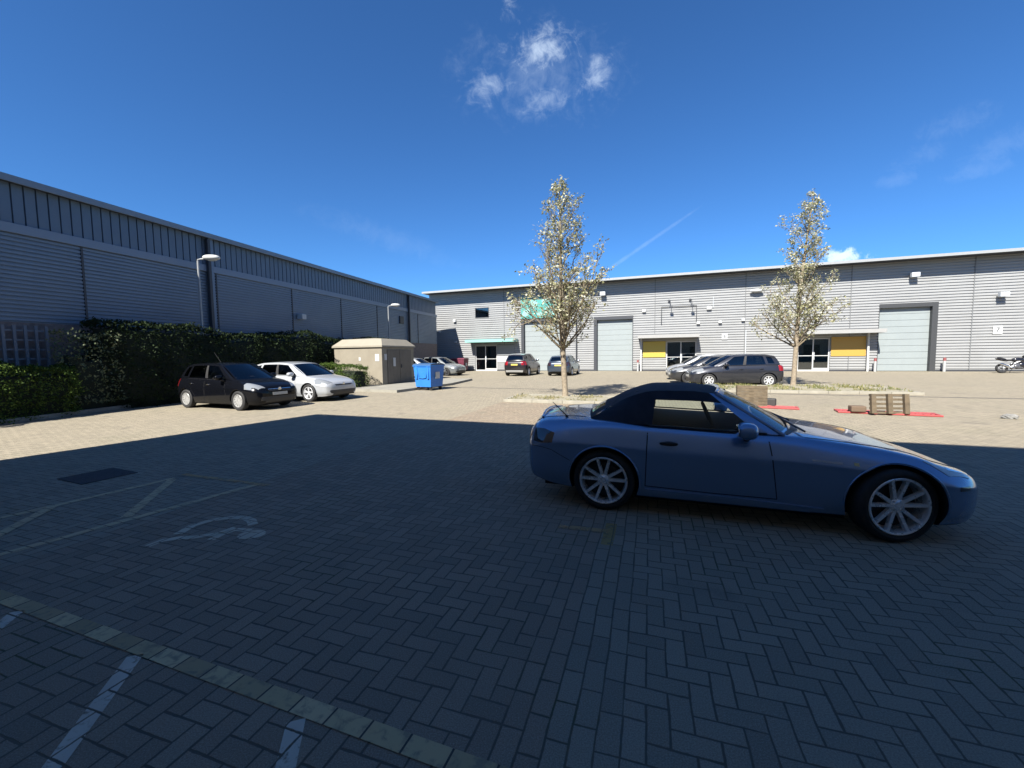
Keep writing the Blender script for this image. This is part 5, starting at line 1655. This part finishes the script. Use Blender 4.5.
def hatchback(label, P, loc, rz, group, plate_f=True, doors=True, tail=TAIL, hm=None, bumper=None, nose=None, **kw):
    sp, g = hatch_spec(P, **kw)
    car, body, bvh = make_car(sp, label, loc, rz, group)
    X, sz, sw = g['X'], g['sz'], g['sw']
    for v, sg in (('R', -1), ('L', 1)):
        if doors:
            door(car, bvh, P, v, [(X(-1.52), .30 * sz), (X(-0.50), .30 * sz)], [(X(-1.52), .952 * sz), (X(-0.62), .925 * sz)], handle=(X(-1.36), .80 * sz), hm=hm)
            door(car, bvh, P, v, [(X(-1.97), .30 * sz), (X(-1.57), .30 * sz)], [(X(-2.40), .965 * sz), (X(-1.57), .955 * sz)], handle=(X(-2.20), .82 * sz), hm=hm)
        patch(bvh, 'T', [(X(0.22), sg * .78 * sw), (X(.5), sg * .745 * sw), (X(.70), sg * .66 * sw)], [(X(0.26), sg * .70 * sw), (X(.52), sg * .58 * sw), (X(.75), sg * .46 * sw)], 14, 8, 0.005, 0.01, 'headlight', HEADL, car)
        patch(bvh, v, [(X(0.30), .66 * sz), (X(0.55), .64 * sz)], [(X(0.22), .81 * sz), (X(0.48), .76 * sz)], 12, 6, 0.005, 0.01, 'headlight_side', HEADL, car)
        patch(bvh, v, [(X(-3.10), .72 * sz), (X(-2.92), .72 * sz)], [(X(-3.08), .96 * sz), (X(-2.90), .965 * sz)], 8, 8, 0.005, 0.01, 'tail_light', tail, car)
        patch(bvh, 'B', [(sg * .50 * sw, .72 * sz), (sg * .70 * sw, .72 * sz)], [(sg * .48 * sw, .95 * sz), (sg * .66 * sw, .95 * sz)], 8, 8, 0.005, 0.01, 'tail_light', tail, car)
        patch(bvh, 'F', [(sg * .48 * sw, .30), (sg * .62 * sw, .30)], [(sg * .46 * sw, .42), (sg * .60 * sw, .42)], 6, 5, 0.004, 0.01, 'fog_lamp', BLACKP, car)
        door_mirror(car, P, X(-0.70), .80 * sw, 1.00 * sz, sg, 1.05)
        for x in (0, -sp['wb']):
            ribbon(bvh, v, [(x + (sp['ar'] + 0.01) * math.cos(a), sp['wr'] + (sp['ar'] + 0.01) * math.sin(a)) for a in [R(k) for k in range(-12, 193, 8)]], 0.011, 'arch_lip', bumper or P, car, 0.0, 50)
        if bumper:
            patch(bvh, v, [(X(-2.10), .19), (X(-0.42), .19)], [(X(-2.10), .34), (X(-0.42), .34)], 20, 5, 0.012, 0.01, 'side_cladding', bumper, car)
    nz = nose or {}
    patch(bvh, 'F', [(-.50 * sw, .24), (.50 * sw, .24)], [(-.46 * sw, .42), (.46 * sw, .42)], 16, 6, 0.004, 0.01, 'lower_grille', BLACKP, car)
    patch(bvh, 'F', [(-.36 * sw, .585 * sz), (.36 * sw, .585 * sz)], [(-.42 * sw, .635 * sz), (.42 * sw, .635 * sz)], 14, 5, 0.004, 0.01, 'grille', BLACKP, car)
    if nz.get('bar'):
        patch(bvh, 'F', [(-.40 * sw, .640 * sz), (.40 * sw, .640 * sz)], [(-.40 * sw, .656 * sz), (.40 * sw, .656 * sz)], 14, 3, 0.008, 0.006, 'grille_bar', CHROME, car)
    h, nrm, _, _ = bvh.ray_cast(Vector((4, 0, .64 * sz)), Vector((-1, 0, 0)))
    if h:
        m_ = MB(); m_.lathe([(0.0, 0.0), (0.052, 0.0), (0.058, -0.006), (0.058, -0.02)], 20); o = m_.build('emblem', CHROME, car, True); o.location = h + Vector((0.014, 0, 0)); o.rotation_euler = (0, R(0), R(-90))
    if plate_f: patch(bvh, 'F', [(-.26, .455 * sz), (.26, .455 * sz)], [(-.26, .545 * sz), (.26, .545 * sz)], 10, 4, 0.014, 0.008, 'number_plate', PLATE_W, car)
    patch(bvh, 'B', [(-.26, .70 * sz), (.26, .70 * sz)], [(-.26, .80 * sz), (.26, .80 * sz)], 10, 4, 0.014, 0.008, 'number_plate', PLATE_Y, car)
    if bumper: patch(bvh, 'B', [(-.60 * sw, .30), (.60 * sw, .30)], [(-.64 * sw, .44), (.64 * sw, .44)], 16, 5, 0.02, 0.01, 'bumper_insert', RIM_WHITE, car)
    m_ = MB(); m_.tube([(X(-0.30), -.5, .965 * sz), (X(-0.25), 0, .99 * sz), (X(-0.38), .45, 1.02 * sz)], 0.009, 5); m_.build('wiper', BLACKP, car, True)
    m_ = MB(); m_.box(X(-2.9), X(.5), -.6, .6, .14, .185); m_.build('underbody', LINER, car)
    return car, body, bvh, g


def place(front_contact, head, track):
    """root position (front axle centre) from the contact point of the near (right-hand) front wheel"""
    n_ = Vector((-math.sin(head), math.cos(head), 0))
    q = Vector((*front_contact, 0)) + n_ * track
    return (q.x, q.y)


NEARC = 'cars parked nose out beside the cabin'
hd = R(-22)
c1 = hatchback('black five door hatchback with silver wheel trims, nearest car on the left', paint('black_paint', (0.003, 0.0034, 0.005), 0.0, 0.3), place((-8.42, 12.72), hd, .82), hd, NEARC, nose=dict(bar=True), hm=CHROME, L=3.9)
m_ = MB(); m_.tube([(-1.95, 0, 1.475), (-2.28, 0, 1.83)], [0.006, 0.003], 5); m_.build('aerial', BLACKP, c1[0])
hd = R(-21)
SILVERP = paint('silver_white_paint', (0.36, 0.375, 0.395), 0.2, 0.3)
c2 = hatchback('pale silver hatchback with dark spoked wheels between the black hatchback and the clipped bush', SILVERP, place((-7.38, 15.02), hd, .86), hd, NEARC, L=4.15, W_=1.80, H=1.46, wb=2.63, style='five', rim_m=RIM, wr=0.322, rim=0.225, plate_f=False)
for sg in (-1, 1):
    patch(c2[2], 'F', [(sg * .52, .26), (sg * .74, .30)], [(sg * .56, .28), (sg * .72, .44)], 8, 4, 0.012, 0.006, 'bumper_blade', SILVERP, c2[0])

YG = 'cars parked by the roller doors'
sd = R(70)
hatchback('black sport utility car with pale rear bumper, parked tail out at the left roller door', paint('brown_black_paint', (0.016, 0.014, 0.016), 0.3, 0.3), (1.38, 34.4), sd, YG, L=4.36, W_=1.85, H=1.72, wb=2.70, style='five', rim_m=RIM, wr=0.335, rim=0.225, bumper=BLACKP, roof=paint('pale_roof', (0.25, 0.26, 0.275), 0.4, 0.3), glass=DARK_GLASS)
hatchback('slate blue hatchback parked tail out right of the black sport utility car', paint('slate_paint', (0.035, 0.05, 0.075), 0.4, 0.3), (4.55, 33.7), sd, YG, L=4.25, W_=1.84, H=1.56, wb=2.63, style='seven', rim_m=RIM, wr=0.32, rim=0.215, glass=DARK_GLASS, tail=TAIL_DARK)
RG = 'cars parked on the right beside the tree'
hd = R(168)
c = hatchback('charcoal five door hatchback, nearest of the three beside the right tree', paint('charcoal_paint', (0.022, 0.024, 0.032), 0.4, 0.3), (9.31, 20.02), hd, RG, L=4.0, W_=1.70, H=1.52, wb=2.50, style='seven', rim_m=RIM, glass=DARK_GLASS)
hatchback('dark grey hatchback, middle of the three beside the right tree', paint('dark_grey_paint', (0.03, 0.032, 0.036), 0.4, 0.3), (9.35, 22.3), R(165), RG, L=4.2, W_=1.76, H=1.47, wb=2.58, style='five', rim_m=RIM_DARK, glass=DARK_GLASS)
hatchback('pale silver hatchback, farthest of the three beside the right tree', paint('pale_silver_paint', (0.36, 0.37, 0.38), 0.5, 0.3), (10.2, 25.2), R(163), RG, L=3.9, W_=1.70, H=1.50, wb=2.45, style='seven', rim_m=RIM)
LG = 'silver cars behind the blue bin'
hatchback('silver hatchback just behind the blue bin', paint('mid_silver_paint', (0.30, 0.31, 0.315), 0.5, 0.3), (-5.75, 29.9), R(-18), LG, L=4.1, W_=1.74, H=1.50, wb=2.55, style='seven', rim_m=RIM)
hatchback('silver grey hatchback with a dark windscreen, beyond the one behind the blue bin', paint('grey_silver_paint', (0.20, 0.215, 0.22), 0.5, 0.3), (-4.75, 33.7), R(-30), LG, L=4.2, W_=1.78, H=1.52, wb=2.60, style='seven', rim_m=RIM_DARK)


# ------------------------------------------------------------------ motorbike at the right edge
mk = thing('motorbike', 'dark sports motorbike leaning on its stand against the silver wall at the right edge', 'motorbike', (31.95, 27.05, 0), R(-18))
def mpart(nm, fn, m_, smooth=True, parent=mk):
    b = MB(); fn(b); return b.build(nm, m_, parent, smooth)
for x in (0.0, 1.42):
    w = mpart('wheel', lambda b: b.lathe([(0.21, -0.05), (0.23, -0.075), (0.29, -0.07), (0.315, -0.03), (0.315, 0.03), (0.29, 0.07), (0.23, 0.075), (0.21, 0.05)], 30, closed=True, c=(x, 0, 0.315)), TYRE)
    def rimf(b):
        b.lathe([(0.212, -0.04), (0.20, -0.045), (0.20, 0.045), (0.212, 0.04)], 30, closed=True, c=(x, 0, 0.315))
        for k in range(5):
            a = R(72 * k); b.tube([(x, 0, 0.315), (x + 0.205 * math.cos(a), 0, 0.315 + 0.205 * math.sin(a))], 0.016, 6)
        b.lathe([(0.0, -0.05), (0.05, -0.05), (0.05, 0.05), (0.0, 0.05)], 14, c=(x, 0, 0.315))
    mpart('rim', rimf, RIM_DARK, True, w)
mpart('engine', lambda b: (b.box(0.48, 0.98, -0.17, 0.17, 0.28, 0.62, ch=0.05), b.ball((0.62, -0.18, 0.42), (0.11, 0.04, 0.11))), mat('engine_metal', (0.12, 0.12, 0.125), 0.4, 0.6))
mpart('frame', lambda b: (b.tube([(0.0, -0.10, 0.315), (0.45, -0.12, 0.42), (0.60, -0.14, 0.66), (1.08, -0.09, 0.86)], 0.028, 8), b.tube([(0.0, 0.10, 0.315), (0.45, 0.12, 0.42), (0.60, 0.14, 0.66), (1.08, 0.09, 0.86)], 0.028, 8)), RIM)
mpart('fuel_tank', lambda b: b.ball((0.80, 0, 0.86), (0.30, 0.16, 0.15), 18, 12, e=0.8), paint('bike_black', (0.012, 0.012, 0.015), 0.2, 0.2))
mpart('seat', lambda b: (b.ball((0.38, 0, 0.84), (0.28, 0.14, 0.06), 14, 8), b.ball((0.02, 0, 0.95), (0.24, 0.11, 0.055), 14, 8, M=Matrix.Rotation(R(14), 3, 'Y'))), BLACKP)
mpart('tail_fairing', lambda b: b.ball((0.0, 0, 0.87), (0.34, 0.12, 0.07), 16, 8, M=Matrix.Rotation(R(16), 3, 'Y')), paint('bike_black', (0.012, 0.012, 0.015)))
mpart('exhaust', lambda b: b.tube([(0.55, -0.16, 0.30), (0.30, -0.19, 0.36), (0.18, -0.20, 0.44), (-0.22, -0.21, 0.62)], [0.03, 0.035, 0.065, 0.06], 12), CHROME)
mpart('fairing', lambda b: (b.ball((1.18, 0, 0.82), (0.26, 0.20, 0.22), 18, 12, e=0.8), b.ball((1.0, 0, 0.52), (0.30, 0.22, 0.20), 18, 12, e=0.8)), paint('bike_black', (0.012, 0.012, 0.015)))
mpart('fork', lambda b: (b.tube([(1.42, -0.10, 0.315), (1.14, -0.10, 0.95)], 0.028, 8), b.tube([(1.42, 0.10, 0.315), (1.14, 0.10, 0.95)], 0.028, 8)), RIM)
mpart('handlebar', lambda b: b.tube([(1.02, -0.34, 0.94), (1.12, -0.16, 0.98), (1.12, 0.16, 0.98), (1.02, 0.34, 0.94)], 0.018, 8), BLACKP)
mpart('screen', lambda b: b.ball((1.16, 0, 1.05), (0.13, 0.13, 0.12), 14, 8), DARK_GLASS)
mpart('side_stand', lambda b: b.tube([(0.62, 0.14, 0.30), (0.55, 0.34, 0.0)], 0.014, 6), BLACKP)
mk.rotation_euler = (R(-7), 0, R(-18))
